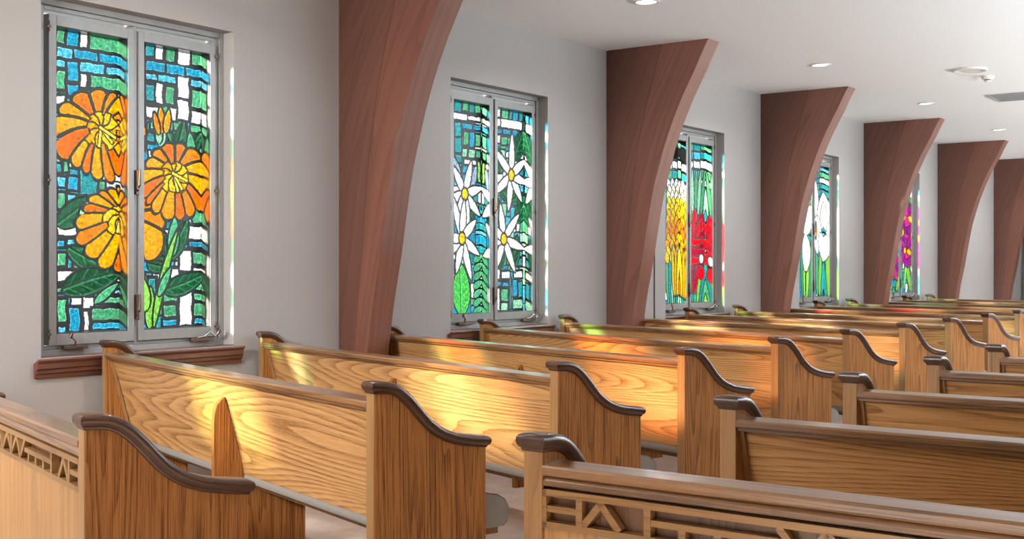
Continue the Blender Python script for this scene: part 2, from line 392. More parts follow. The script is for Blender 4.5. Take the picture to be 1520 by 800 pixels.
 ('rect', 0.263, 1.279, 0.296, 1.363, 'teal'),
 ('lens', 1.008, 1.859, 100, 0.22, 0.1, 'dkgreen', 1, 0.0),
 ('lens', 1.008, 1.859, 60, 0.22, 0.1, 'dkgreen', 1, 0.0),
 ('lens', 1.008, 1.859, 20, 0.22, 0.1, 'dkgreen', 1, 0.0),
 ('lens', 1.008, 1.859, 140, 0.22, 0.1, 'dkgreen', 1, 0.0),
 ('lens', 0.893, 2.088, 120, 0.3, 0.16, 'dkgreen', 1, 0.0),
 ('lens', 1.057, 2.212, 60, 0.3, 0.16, 'dkgreen', 1, 0.0),
 ('lens', 1.086, 1.692, 50, 0.35, 0.16, 'dkgreen', 1, 0.0),
 ('lens', 0.865, 1.685, 110, 0.25, 0.12, 'dkgreen', 1, 0.0),
 ('lens', 1.037, 1.294, 75, 0.3, 0.14, 'dkgreen', 1, 0.0),
 ('lens', 0.865, 1.294, 95, 0.25, 0.14, 'dkgreen', 1, 0.0),
 ('lens', 0.481, 1.619, 110, 0.25, 0.12, 'dkgreen', 1, 0.0),
 ('lens', 0.419, 1.913, 60, 0.25, 0.12, 'bluegrey', 1, 0.0),
 ('lens', 0.323, 1.988, 120, 0.25, 0.12, 'bluegrey', 1, 0.0),
 ('lens', 0.358, 0.931, 93, 0.42, 0.22, 'leaf', 1, 0.0),
 ('lens', 0.507, 0.937, 25, 0.13, 0.06, 'green', 0, 0.0),
 ('lens', 0.507, 1.008, 25, 0.13, 0.06, 'green', 0, 0.0),
 ('lens', 0.507, 1.078, 25, 0.13, 0.06, 'green', 0, 0.0),
 ('lens', 0.507, 1.148, 25, 0.13, 0.06, 'green', 0, 0.0),
 ('lens', 0.507, 1.219, 25, 0.13, 0.06, 'green', 0, 0.0),
 ('lens', 0.507, 1.289, 25, 0.13, 0.06, 'green', 0, 0.0),
 ('lens', 0.507, 1.36, 25, 0.13, 0.06, 'green', 0, 0.0),
 ('lens', 1.028, 2.086, 88, 0.35, 0.078, 'white', 0, 0.0),
 ('lens', 1.028, 2.086, 140, 0.3125, 0.078, 'white', 0, 0.0),
 ('lens', 1.028, 2.086, 215, 0.3, 0.078, 'white', 0, 0.0),
 ('lens', 1.028, 2.086, 262, 0.3125, 0.078, 'white', 0, 0.0),
 ('lens', 1.028, 2.086, 305, 0.275, 0.078, 'white', 0, 0.0),
 ('lens', 1.028, 2.086, 345, 0.225, 0.078, 'white', 0, 0.0),
 ('lens', 1.028, 2.086, 35, 0.25, 0.078, 'white', 0, 0.0),
 ('blob', 1.028, 2.086, 0.038, 0.045, 'yellow', 0),
 ('lens', 0.393, 1.895, 125, 0.264, 0.078, 'white', 0, 0.0),
 ('lens', 0.393, 1.895, 72, 0.288, 0.078, 'white', 0, 0.0),
 ('lens', 0.393, 1.895, 15, 0.24, 0.078, 'white', 0, 0.0),
 ('lens', 0.393, 1.895, 320, 0.264, 0.078, 'white', 0, 0.0),
 ('lens', 0.393, 1.895, 280, 0.27599999999999997, 0.078, 'white', 0, 0.0),
 ('lens', 0.393, 1.895, 195, 0.216, 0.078, 'white', 0, 0.0),
 ('lens', 0.393, 1.895, 240, 0.192, 0.078, 'white', 0, 0.0),
 ('blob', 0.393, 1.895, 0.038, 0.045, 'yellow', 0),
 ('lens', 0.358, 1.541, 110, 0.36, 0.078, 'white', 0, 0.0),
 ('lens', 0.358, 1.541, 85, 0.312, 0.078, 'white', 0, 0.0),
 ('lens', 0.358, 1.541, 40, 0.24, 0.078, 'white', 0, 0.0),
 ('lens', 0.358, 1.541, 330, 0.264, 0.078, 'white', 0, 0.0),
 ('lens', 0.358, 1.541, 290, 0.36, 0.078, 'white', 0, 0.0),
 ('lens', 0.358, 1.541, 255, 0.288, 0.078, 'white', 0, 0.0),
 ('lens', 0.358, 1.541, 215, 0.312, 0.078, 'white', 0, 0.0),
 ('lens', 0.358, 1.541, 180, 0.192, 0.078, 'white', 0, 0.0),
 ('blob', 0.358, 1.541, 0.038, 0.045, 'yellow', 0),
 ('lens', 0.922, 1.547, 100, 0.299, 0.078, 'white', 0, 0.0),
 ('lens', 0.922, 1.547, 45, 0.312, 0.078, 'white', 0, 0.0),
 ('lens', 0.922, 1.547, 345, 0.312, 0.078, 'white', 0, 0.0),
 ('lens', 0.922, 1.547, 300, 0.325, 0.078, 'white', 0, 0.0),
 ('lens', 0.922, 1.547, 245, 0.299, 0.078, 'white', 0, 0.0),
 ('lens', 0.922, 1.547, 190, 0.20800000000000002, 0.078, 'white', 0, 0.0),
 ('lens', 0.922, 1.547, 150, 0.20800000000000002, 0.078, 'white', 0, 0.0),
 ('blob', 0.922, 1.547, 0.038, 0.045, 'yellow', 0)], 3: [('rect', 0.345, 2.512, 0.452, 2.592, 'green'),
 ('rect', 0.46, 2.521, 0.569, 2.601, 'teal'),
 ('rect', 0.578, 2.531, 0.689, 2.611, 'green'),
 ('rect', 0.345, 2.422, 0.452, 2.495, 'blue'),
 ('rect', 0.46, 2.431, 0.569, 2.504, 'sky'),
 ('rect', 0.578, 2.44, 0.689, 2.513, 'teal'),
 ('rect', 0.345, 2.326, 0.452, 2.405, 'white'),
 ('rect', 0.46, 2.334, 0.569, 2.414, 'white'),
 ('rect', 0.578, 2.341, 0.689, 2.422, 'white'),
 ('rect', 0.345, 2.222, 0.452, 2.308, 'green'),
 ('rect', 0.46, 2.229, 0.569, 2.316, 'teal'),
 ('rect', 0.578, 2.236, 0.689, 2.324, 'green'),
 ('rect', 0.345, 2.146, 0.452, 2.205, 'white'),
 ('rect', 0.46, 2.153, 0.569, 2.212, 'ltgreen'),
 ('rect', 0.578, 2.159, 0.689, 2.219, 'white'),
 ('rect', 0.345, 2.042, 0.452, 2.129, 'blue'),
 ('rect', 0.46, 2.048, 0.569, 2.135, 'blue'),
 ('rect', 0.578, 2.054, 0.689, 2.142, 'teal'),
 ('rect', 0.345, 1.904, 0.452, 2.025, 'green'),
 ('rect', 0.46, 1.909, 0.569, 2.031, 'white'),
 ('rect', 0.578, 1.914, 0.689, 2.036, 'green'),
 ('rect', 0.345, 1.78, 0.452, 1.887, 'teal'),
 ('rect', 0.46, 1.784, 0.569, 1.892, 'green'),
 ('rect', 0.578, 1.787, 0.689, 1.896, 'teal'),
 ('rect', 0.773, 2.548, 0.923, 2.63, 'green'),
 ('rect', 0.932, 2.56, 1.084, 2.643, 'teal'),
 ('rect', 1.094, 2.573, 1.249, 2.657, 'green'),
 ('rect', 0.773, 2.455, 0.923, 2.53, 'blue'),
 ('rect', 0.932, 2.467, 1.084, 2.543, 'sky'),
 ('rect', 1.094, 2.479, 1.249, 2.555, 'teal'),
 ('rect', 0.773, 2.356, 0.923, 2.438, 'white'),
 ('rect', 0.932, 2.367, 1.084, 2.449, 'white'),
 ('rect', 1.094, 2.378, 1.249, 2.461, 'white'),
 ('rect', 0.773, 2.249, 0.923, 2.338, 'green'),
 ('rect', 0.932, 2.259, 1.084, 2.349, 'teal'),
 ('rect', 1.094, 2.269, 1.249, 2.359, 'green'),
 ('rect', 0.773, 2.171, 0.923, 2.231, 'white'),
 ('rect', 0.932, 2.18, 1.084, 2.241, 'ltgreen'),
 ('rect', 1.094, 2.189, 1.249, 2.251, 'white'),
 ('rect', 0.773, 2.064, 0.923, 2.153, 'blue'),
 ('rect', 0.932, 2.072, 1.084, 2.162, 'blue'),
 ('rect', 1.094, 2.08, 1.249, 2.171, 'teal'),
 ('rect', 0.773, 1.922, 0.923, 2.047, 'green'),
 ('rect', 0.932, 1.928, 1.084, 2.054, 'white'),
 ('rect', 1.094, 1.935, 1.249, 2.062, 'green'),
 ('rect', 0.773, 1.794, 0.923, 1.904, 'teal'),
 ('rect', 0.932, 1.799, 1.084, 1.91, 'green'),
 ('rect', 1.094, 1.804, 1.249, 1.917, 'teal'),
 ('lens', 0.388, 0.907, 96, 0.55, 0.07, 'green', 0, 0.0),
 ('lens', 0.426, 0.906, 92, 0.55, 0.07, 'teal', 0, 0.0),
 ('lens', 0.463, 0.905, 88, 0.55, 0.07, 'ltgreen', 0, 0.0),
 ('lens', 0.501, 0.904, 84, 0.55, 0.07, 'green', 0, 0.0),
 ('lens', 0.54, 0.903, 80, 0.55, 0.07, 'teal', 0, 0.0),
 ('lens', 0.578, 0.902, 76, 0.55, 0.07, 'ltgreen', 0, 0.0),
 ('lens', 0.617, 0.901, 72, 0.55, 0.07, 'green', 0, 0.0),
 ('lens', 0.656, 0.9, 68, 0.55, 0.07, 'teal', 0, 0.0),
 ('lens', 0.804, 0.903, 100, 0.7, 0.08, 'green', 0, 0.0),
 ('lens', 0.854, 0.902, 94, 0.7, 0.08, 'lime', 0, 0.0),
 ('lens', 0.905, 0.9, 88, 0.7, 0.08, 'teal', 0, 0.0),
 ('lens', 0.956, 0.899, 82, 0.7, 0.08, 'green', 0, 0.0),
 ('lens', 1.008, 0.898, 76, 0.7, 0.08, 'lime', 0, 0.0),
 ('lens', 1.06, 0.896, 70, 0.7, 0.08, 'teal', 0, 0.0),
 ('lens', 1.112, 0.895, 64, 0.7, 0.08, 'green', 0, 0.0),
 ('lens', 1.164, 0.894, 58, 0.7, 0.08, 'lime', 0, 0.0),
 ('lens', 1.217, 0.892, 52, 0.7, 0.08, 'teal', 0, 0.0),
 ('lens', 0.85, 1.862, 95, 0.5, 0.07, 'green', 0, 0.0),
 ('lens', 0.911, 1.864, 91, 0.5, 0.07, 'ltgreen', 0, 0.0),
 ('lens', 0.973, 1.866, 87, 0.5, 0.07, 'green', 0, 0.0),
 ('lens', 1.036, 1.868, 83, 0.5, 0.07, 'ltgreen', 0, 0.0),
 ('lens', 1.099, 1.871, 79, 0.5, 0.07, 'green', 0, 0.0),
 ('lens', 1.163, 1.873, 75, 0.5, 0.07, 'ltgreen', 0, 0.0),
 ('lens', 0.406, 2.102, 108.0, 0.13, 0.085, 'white', 0, 0.0),
 ('lens', 0.471, 2.105, 96.0, 0.13, 0.085, 'white', 0, 0.0),
 ('lens', 0.537, 2.109, 84.0, 0.13, 0.085, 'white', 0, 0.0),
 ('lens', 0.604, 2.112, 72.0, 0.13, 0.085, 'white', 0, 0.0),
 ('lens', 0.426, 2.04, 108.0, 0.13, 0.085, 'cream', 0, 0.0),
 ('lens', 0.494, 2.044, 96.0, 0.13, 0.085, 'cream', 0, 0.0),
 ('lens', 0.562, 2.047, 84.0, 0.13, 0.085, 'cream', 0, 0.0),
 ('lens', 0.631, 2.05, 72.0, 0.13, 0.085, 'cream', 0, 0.0),
 ('lens', 0.399, 1.977, 108.0, 0.13, 0.085, 'cream', 0, 0.0),
 ('lens', 0.469, 1.98, 96.0, 0.13, 0.085, 'cream', 0, 0.0),
 ('lens', 0.54, 1.983, 84.0, 0.13, 0.085, 'cream', 0, 0.0),
 ('lens', 0.611, 1.986, 72.0, 0.13, 0.085, 'cream', 0, 0.0),
 ('lens', 0.419, 1.916, 108.0, 0.13, 0.085, 'yellow', 0, 0.0),
 ('lens', 0.492, 1.918, 96.0, 0.13, 0.085, 'yellow', 0, 0.0),
 ('lens', 0.564, 1.921, 84.0, 0.13, 0.085, 'yellow', 0, 0.0),
 ('lens', 0.638, 1.924, 72.0, 0.13, 0.085, 'yellow', 0, 0.0),
 ('lens', 0.393, 1.852, 108.0, 0.13, 0.085, 'yellow', 0, 0.0),
 ('lens', 0.467, 1.855, 96.0, 0.13, 0.085, 'yellow', 0, 0.0),
 ('lens', 0.542, 1.858, 84.0, 0.13, 0.085, 'yellow', 0, 0.0),
 ('lens', 0.618, 1.86, 72.0, 0.13, 0.085, 'yellow', 0, 0.0),
 ('lens', 0.413, 1.791, 108.0, 0.13, 0.085, 'amber', 0, 0.0),
 ('lens', 0.489, 1.793, 96.0, 0.13, 0.085, 'amber', 0, 0.0),
 ('lens', 0.567, 1.796, 84.0, 0.13, 0.085, 'amber', 0, 0.0),
 ('lens', 0.645, 1.798, 72.0, 0.13, 0.085, 'amber', 0, 0.0),
 ('lens', 0.386, 1.728, 108.0, 0.13, 0.085, 'amber', 0, 0.0),
 ('lens', 0.465, 1.73, 96.0, 0.13, 0.085, 'amber', 0, 0.0),
 ('lens', 0.544, 1.732, 84.0, 0.13, 0.085, 'amber', 0, 0.0),
 ('lens', 0.624, 1.735, 72.0, 0.13, 0.085, 'amber', 0, 0.0),
 ('lens', 0.406, 1.666, 108.0, 0.13, 0.085, 'orange', 0, 0.0),
 ('lens', 0.487, 1.668, 96.0, 0.13, 0.085, 'orange', 0, 0.0),
 ('lens', 0.569, 1.67, 84.0, 0.13, 0.085, 'orange', 0, 0.0),
 ('lens', 0.651, 1.672, 72.0, 0.13, 0.085, 'orange', 0, 0.0),
 ('lens', 0.38, 1.604, 108.0, 0.13, 0.085, 'orange', 0, 0.0),
 ('lens', 0.463, 1.605, 96.0, 0.13, 0.085, 'orange', 0, 0.0),
 ('lens', 0.546, 1.607, 84.0, 0.13, 0.085, 'orange', 0, 0.0),
 ('lens', 0.631, 1.609, 72.0, 0.13, 0.085, 'orange', 0, 0.0),
 ('lens', 0.4, 1.542, 108.0, 0.13, 0.085, 'amber', 0, 0.0),
 ('lens', 0.485, 1.543, 96.0, 0.13, 0.085, 'amber', 0, 0.0),
 ('lens', 0.571, 1.544, 84.0, 0.13, 0.085, 'amber', 0, 0.0),
 ('lens', 0.658, 1.546, 72.0, 0.13, 0.085, 'amber', 0, 0.0),
 ('lens', 0.373, 1.479, 108.0, 0.13, 0.085, 'amber', 0, 0.0),
 ('lens', 0.46, 1.48, 96.0, 0.13, 0.085, 'amber', 0, 0.0),
 ('lens', 0.549, 1.481, 84.0, 0.13, 0.085, 'amber', 0, 0.0),
 ('lens', 0.638, 1.482, 72.0, 0.13, 0.085, 'amber', 0, 0.0),
 ('lens', 0.393, 1.417, 108.0, 0.13, 0.085, 'yellow', 0, 0.0),
 ('lens', 0.483, 1.418, 96.0, 0.13, 0.085, 'yellow', 0, 0.0),
 ('lens', 0.573, 1.419, 84.0, 0.13, 0.085, 'yellow', 0, 0.0),
 ('lens', 0.665, 1.419, 72.0, 0.13, 0.085, 'yellow', 0, 0.0),
 ('lens', 0.367, 1.355, 108.0, 0.13, 0.085, 'yellow', 0, 0.0),
 ('lens', 0.458, 1.355, 96.0, 0.13, 0.085, 'yellow', 0, 0.0),
 ('lens', 0.551, 1.356, 84.0, 0.13, 0.085, 'yellow', 0, 0.0),
 ('lens', 0.644, 1.356, 72.0, 0.13, 0.085, 'yellow', 0, 0.0),
 ('lens', 0.504, 1.015, 95, 0.52, 0.06, 'yellow', 0, 0.0),
 ('lens', 0.54, 1.014, 91, 0.52, 0.06, 'amber', 0, 0.0),
 ('lens', 0.575, 1.014, 87, 0.52, 0.06, 'yellow', 0, 0.0),
 ('lens', 0.611, 1.013, 83, 0.52, 0.06, 'orange', 0, 0.0),
 ('lens', 0.647, 1.012, 79, 0.52, 0.06, 'yellow', 0, 0.0),
 ('lens', 0.857, 1.734, 108, 0.16, 0.17, 'crimson', 0, 0.0),
 ('lens', 0.973, 1.737, 90, 0.16, 0.17, 'red', 0, 0.0),
 ('lens', 1.091, 1.74, 72, 0.16, 0.17, 'crimson', 0, 0.0),
 ('lens', 0.888, 1.656, 108, 0.16, 0.17, 'red', 0, 0.0),
 ('lens', 1.005, 1.659, 90, 0.16, 0.17, 'crimson', 0, 0.0),
 ('lens', 1.123, 1.662, 72, 0.16, 0.17, 'red', 0, 0.0),
 ('lens', 0.857, 1.577, 108, 0.16, 0.17, 'crimson', 0, 0.0),
 ('lens', 0.973, 1.58, 90, 0.16, 0.17, 'red', 0, 0.0),
 ('lens', 1.091, 1.582, 72, 0.16, 0.17, 'crimson', 0, 0.0),
 ('lens', 0.888, 1.5, 108, 0.16, 0.17, 'red', 0, 0.0),
 ('lens', 1.005, 1.501, 90, 0.16, 0.17, 'crimson', 0, 0.0),
 ('lens', 1.123, 1.503, 72, 0.16, 0.17, 'red', 0, 0.0),
 ('lens', 0.857, 1.421, 108, 0.16, 0.17, 'crimson', 0, 0.0),
 ('lens', 0.973, 1.422, 90, 0.16, 0.17, 'red', 0, 0.0),
 ('lens', 1.091, 1.423, 72, 0.16, 0.17, 'crimson', 0, 0.0),
 ('lens', 0.888, 1.343, 108, 0.16, 0.17, 'red', 0, 0.0),
 ('lens', 1.005, 1.343, 90, 0.16, 0.17, 'crimson', 0, 0.0),
 ('lens', 1.123, 1.343, 72, 0.16, 0.17, 'red', 0, 0.0),
 ('lens', 0.896, 1.264, 108, 0.16, 0.17, 'crimson', 0, 0.0),
 ('lens', 0.973, 1.264, 90, 0.16, 0.17, 'red', 0, 0.0),
 ('lens', 1.052, 1.264, 72, 0.16, 0.17, 'crimson', 0, 0.0),
 ('lens', 0.927, 1.186, 108, 0.16, 0.17, 'red', 0, 0.0),
 ('lens', 1.005, 1.185, 90, 0.16, 0.17, 'crimson', 0, 0.0),
 ('lens', 1.083, 1.185, 72, 0.16, 0.17, 'red', 0, 0.0),
 ('lens', 0.804, 1.633, -38, 0.34, 0.1, 'red', 0, 0.75),
 ('lens', 0.788, 1.534, -38, 0.37, 0.11, 'crimson', 0, 0.75),
 ('lens', 0.804, 1.435, -38, 0.33, 0.1, 'red', 0, 0.75),
 ('lens', 0.85, 1.343, -38, 0.24, 0.08, 'crimson', 0, 0.75),
 ('lens', 0.927, 1.686, 92, 0.15, 0.09, 'red', 0, 0.0),
 ('lens', 1.02, 1.638, 88, 0.15, 0.09, 'red', 0, 0.0),
 ('lens', 0.958, 1.794, 90, 0.15, 0.09, 'red', 0, 0.0),
 ('lens', 1.099, 1.69, 80, 0.15, 0.09, 'red', 0, 0.0),
 ('lens', 0.88, 1.036, 75, 0.3, 0.08, 'crimson', 0, 0.0),
 ('lens', 0.927, 1.036, 81, 0.3, 0.08, 'crimson', 0, 0.0),
 ('lens', 0.973, 1.035, 87, 0.3, 0.08, 'crimson', 0, 0.0),
 ('blob', 1.115, 1.408, 0.05, 0.05, 'white', 0),
 ('blob', 0.819, 1.328, 0.05, 0.04, 'white', 0),
 ('blob', 0.519, 2.504, 0.09, 0.07, 'black', 0)], 4: [('rect', 0.489, 2.599, 0.623, 2.654, 'blue'),
 ('rect', 0.632, 2.609, 0.768, 2.664, 'teal'),
 ('rect', 0.489, 2.531, 0.623, 2.586, 'white'),
 ('rect', 0.632, 2.54, 0.768, 2.595, 'sky'),
 ('rect', 0.489, 2.454, 0.623, 2.517, 'teal'),
 ('rect', 0.632, 2.463, 0.768, 2.527, 'green'),
 ('rect', 0.489, 2.386, 0.623, 2.441, 'blue'),
 ('rect', 0.632, 2.395, 0.768, 2.45, 'white'),
 ('rect', 0.489, 2.31, 0.623, 2.373, 'green'),
 ('rect', 0.632, 2.317, 0.768, 2.381, 'teal'),
 ('rect', 0.489, 2.225, 0.623, 2.296, 'sky'),
 ('rect', 0.632, 2.232, 0.768, 2.304, 'teal'),
 ('rect', 0.489, 2.122, 0.623, 2.211, 'green'),
 ('rect', 0.632, 2.129, 0.768, 2.218, 'blue'),
 ('rect', 0.489, 2.003, 0.623, 2.109, 'teal'),
 ('rect', 0.632, 2.009, 0.768, 2.115, 'sky'),
 ('rect', 0.489, 1.884, 0.623, 1.99, 'blue'),
 ('rect', 0.632, 1.888, 0.768, 1.995, 'teal'),
 ('rect', 0.489, 1.765, 0.623, 1.87, 'green'),
 ('rect', 0.632, 1.768, 0.768, 1.875, 'blue'),
 ('rect', 0.489, 1.646, 0.623, 1.751, 'teal'),
 ('rect', 0.632, 1.648, 0.768, 1.755, 'sky'),
 ('rect', 0.868, 2.628, 1.077, 2.684, 'blue'),
 ('rect', 1.086, 2.643, 1.3, 2.699, 'teal'),
 ('rect', 0.868, 2.558, 1.077, 2.614, 'white'),
 ('rect', 1.086, 2.573, 1.3, 2.629, 'sky'),
 ('rect', 0.868, 2.48, 1.077, 2.544, 'teal'),
 ('rect', 1.086, 2.493, 1.3, 2.559, 'green'),
 ('rect', 0.868, 2.41, 1.077, 2.466, 'blue'),
 ('rect', 1.086, 2.423, 1.3, 2.479, 'white'),
 ('rect', 0.868, 2.332, 1.077, 2.396, 'green'),
 ('rect', 1.086, 2.344, 1.3, 2.409, 'teal'),
 ('rect', 0.868, 2.245, 1.077, 2.318, 'sky'),
 ('rect', 1.086, 2.256, 1.3, 2.33, 'teal'),
 ('rect', 0.868, 2.141, 1.077, 2.231, 'green'),
 ('rect', 1.086, 2.15, 1.3, 2.242, 'blue'),
 ('rect', 0.868, 2.019, 1.077, 2.127, 'teal'),
 ('rect', 1.086, 2.027, 1.3, 2.136, 'sky'),
 ('rect', 0.868, 1.897, 1.077, 2.005, 'blue'),
 ('rect', 1.086, 1.904, 1.3, 2.013, 'teal'),
 ('rect', 0.868, 1.775, 1.077, 1.883, 'green'),
 ('rect', 1.086, 1.781, 1.3, 1.89, 'blue'),
 ('rect', 0.868, 1.653, 1.077, 1.761, 'teal'),
 ('rect', 1.086, 1.657, 1.3, 1.766, 'sky'),
 ('lens', 0.489, 0.944, 100, 0.75, 0.09, 'teal', 0, 0.0),
 ('lens', 0.535, 0.943, 95, 0.75, 0.09, 'green', 0, 0.0),
 ('lens', 0.581, 0.942, 90, 0.75, 0.09, 'lime', 0, 0.0),
 ('lens', 0.628, 0.941, 85, 0.75, 0.09, 'teal', 0, 0.0),
 ('lens', 0.674, 0.94, 80, 0.75, 0.09, 'green', 0, 0.0),
 ('lens', 0.721, 0.939, 75, 0.75, 0.09, 'lime', 0, 0.0),
 ('lens', 0.768, 0.938, 70, 0.75, 0.09, 'teal', 0, 0.0),
 ('lens', 0.89, 0.945, 110, 0.72, 0.1, 'lime', 0, 0.0),
 ('lens', 0.954, 0.944, 102, 0.72, 0.1, 'teal', 0, 0.0),
 ('lens', 1.019, 0.942, 94, 0.72, 0.1, 'green', 0, 0.0),
 ('lens', 1.084, 0.941, 86, 0.72, 0.1, 'lime', 0, 0.0),
 ('lens', 1.149, 0.94, 78, 0.72, 0.1, 'teal', 0, 0.0),
 ('lens', 1.215, 0.939, 70, 0.72, 0.1, 'green', 0, 0.0),
 ('lens', 1.281, 0.938, 62, 0.72, 0.1, 'lime', 0, 0.0),
 ('lens', 0.959, 1.943, 95, 0.55, 0.22, 'white', 0, 0.0),
 ('lens', 1.028, 1.902, 60, 0.5, 0.2, 'white', 0, 0.0),
 ('lens', 0.913, 1.899, 130, 0.45, 0.2, 'white', 0, 0.0),
 ('lens', 1.144, 1.818, 75, 0.4, 0.16, 'white', 0, 0.0),
 ('lens', 1.005, 1.989, 270, 0.5, 0.28, 'white', 0, 0.0),
 ('lens', 0.621, 1.761, 80, 0.5, 0.22, 'white', 0, 0.0),
 ('lens', 0.643, 1.719, 110, 0.45, 0.2, 'white', 0, 0.0),
 ('lens', 0.643, 1.762, 265, 0.5, 0.24, 'white', 0, 0.0),
 ('lens', 1.098, 1.773, 290, 0.42, 0.2, 'white', 0, 0.0),
 ('blob', 0.959, 1.796, 0.03, 0.09, 'amber', 0)], 5: [('rect', 0.485, 2.582, 0.66, 2.648, 'green'),
 ('rect', 0.669, 2.592, 0.847, 2.659, 'teal'),
 ('rect', 0.485, 2.501, 0.66, 2.568, 'blue'),
 ('rect', 0.669, 2.511, 0.847, 2.578, 'green'),
 ('rect', 0.485, 2.411, 0.66, 2.487, 'white'),
 ('rect', 0.669, 2.42, 0.847, 2.497, 'sky'),
 ('rect', 0.485, 2.31, 0.66, 2.397, 'green'),
 ('rect', 0.669, 2.319, 0.847, 2.406, 'lime'),
 ('rect', 0.485, 2.21, 0.66, 2.296, 'teal'),
 ('rect', 0.669, 2.217, 0.847, 2.304, 'green'),
 ('rect', 0.485, 2.109, 0.66, 2.195, 'green'),
 ('rect', 0.669, 2.116, 0.847, 2.203, 'blue'),
 ('rect', 0.485, 2.008, 0.66, 2.095, 'lime'),
 ('rect', 0.669, 2.014, 0.847, 2.101, 'green'),
 ('rect', 0.485, 1.908, 0.66, 1.994, 'green'),
 ('rect', 0.669, 1.913, 0.847, 2.0, 'teal'),
 ('rect', 0.485, 1.807, 0.66, 1.894, 'blue'),
 ('rect', 0.669, 1.811, 0.847, 1.899, 'green'),
 ('rect', 0.485, 1.706, 0.66, 1.793, 'green'),
 ('rect', 0.669, 1.71, 0.847, 1.797, 'lime'),
 ('rect', 0.485, 1.606, 0.66, 1.692, 'teal'),
 ('rect', 0.669, 1.608, 0.847, 1.696, 'green'),
 ('rect', 0.485, 1.505, 0.66, 1.592, 'sky'),
 ('rect', 0.669, 1.507, 0.847, 1.594, 'blue'),
 ('rect', 0.952, 2.609, 1.134, 2.677, 'green'),
 ('rect', 1.144, 2.62, 1.33, 2.688, 'teal'),
 ('rect', 0.952, 2.527, 1.134, 2.594, 'blue'),
 ('rect', 1.144, 2.537, 1.33, 2.605, 'green'),
 ('rect', 0.952, 2.434, 1.134, 2.512, 'white'),
 ('rect', 1.144, 2.444, 1.33, 2.523, 'sky'),
 ('rect', 0.952, 2.331, 1.134, 2.42, 'green'),
 ('rect', 1.144, 2.34, 1.33, 2.429, 'lime'),
 ('rect', 0.952, 2.229, 1.134, 2.317, 'teal'),
 ('rect', 1.144, 2.237, 1.33, 2.326, 'green'),
 ('rect', 0.952, 2.126, 1.134, 2.214, 'green'),
 ('rect', 1.144, 2.133, 1.33, 2.222, 'blue'),
 ('rect', 0.952, 2.023, 1.134, 2.112, 'lime'),
 ('rect', 1.144, 2.029, 1.33, 2.119, 'green'),
 ('rect', 0.952, 1.921, 1.134, 2.009, 'green'),
 ('rect', 1.144, 1.926, 1.33, 2.015, 'teal'),
 ('rect', 0.952, 1.818, 1.134, 1.906, 'blue'),
 ('rect', 1.144, 1.822, 1.33, 1.911, 'green'),
 ('rect', 0.952, 1.715, 1.134, 1.803, 'green'),
 ('rect', 1.144, 1.719, 1.33, 1.808, 'lime'),
 ('rect', 0.952, 1.612, 1.134, 1.701, 'teal'),
 ('rect', 1.144, 1.615, 1.33, 1.704, 'green'),
 ('rect', 0.952, 1.51, 1.134, 1.598, 'sky'),
 ('rect', 1.144, 1.511, 1.33, 1.6, 'blue'),
 ('lens', 0.546, 0.988, 112, 0.6, 0.09, 'lime', 0, 0.0),
 ('lens', 0.682, 0.987, 103, 0.6, 0.09, 'green', 0, 0.0),
 ('lens', 0.819, 0.985, 94, 0.6, 0.09, 'lime', 0, 0.0),
 ('lens', 0.958, 0.983, 85, 0.6, 0.09, 'green', 0, 0.0),
 ('lens', 1.099, 0.981, 76, 0.6, 0.09, 'lime', 0, 0.0),
 ('lens', 1.241, 0.979, 67, 0.6, 0.09, 'green', 0, 0.0),
 ('lens', 1.048, 1.855, 10, 0.26, 0.14, 'purple', 0, 0.0),
 ('lens', 1.048, 1.855, 55, 0.26, 0.14, 'magenta', 0, 0.0),
 ('lens', 1.048, 1.855, 100, 0.26, 0.14, 'purple', 0, 0.0),
 ('lens', 1.048, 1.855, 145, 0.26, 0.14, 'magenta', 0, 0.0),
 ('lens', 1.048, 1.855, 190, 0.26, 0.14, 'purple', 0, 0.0),
 ('lens', 1.048, 1.855, 235, 0.26, 0.14, 'magenta', 0, 0.0),
 ('lens', 1.048, 1.855, 280, 0.26, 0.14, 'purple', 0, 0.0),
 ('lens', 1.048, 1.855, 325, 0.26, 0.14, 'magenta', 0, 0.0),
 ('blob', 1.048, 1.855, 0.05, 0.05, 'yellow', 0),
 ('lens', 1.144, 1.579, 10, 0.26, 0.14, 'purple', 0, 0.0),
 ('lens', 1.144, 1.579, 55, 0.26, 0.14, 'magenta', 0, 0.0),
 ('lens', 1.144, 1.579, 100, 0.26, 0.14, 'purple', 0, 0.0),
 ('lens', 1.144, 1.579, 145, 0.26, 0.14, 'magenta', 0, 0.0),
 ('lens', 1.144, 1.579, 190, 0.26, 0.14, 'purple', 0, 0.0),
 ('lens', 1.144, 1.579, 235, 0.26, 0.14, 'magenta', 0, 0.0),
 ('lens', 1.144, 1.579, 280, 0.26, 0.14, 'purple', 0, 0.0),
 ('lens', 1.144, 1.579, 325, 0.26, 0.14, 'magenta', 0, 0.0),
 ('blob', 1.144, 1.579, 0.05, 0.05, 'yellow', 0),
 ('lens', 0.732, 1.695, 10, 0.26, 0.14, 'purple', 0, 0.0),
 ('lens', 0.732, 1.695, 55, 0.26, 0.14, 'magenta', 0, 0.0),
 ('lens', 0.732, 1.695, 100, 0.26, 0.14, 'purple', 0, 0.0),
 ('lens', 0.732, 1.695, 145, 0.26, 0.14, 'magenta', 0, 0.0),
 ('lens', 0.732, 1.695, 190, 0.26, 0.14, 'purple', 0, 0.0),
 ('lens', 0.732, 1.695, 235, 0.26, 0.14, 'magenta', 0, 0.0),
 ('lens', 0.732, 1.695, 280, 0.26, 0.14, 'purple', 0, 0.0),
 ('lens', 0.732, 1.695, 325, 0.26, 0.14, 'magenta', 0, 0.0),
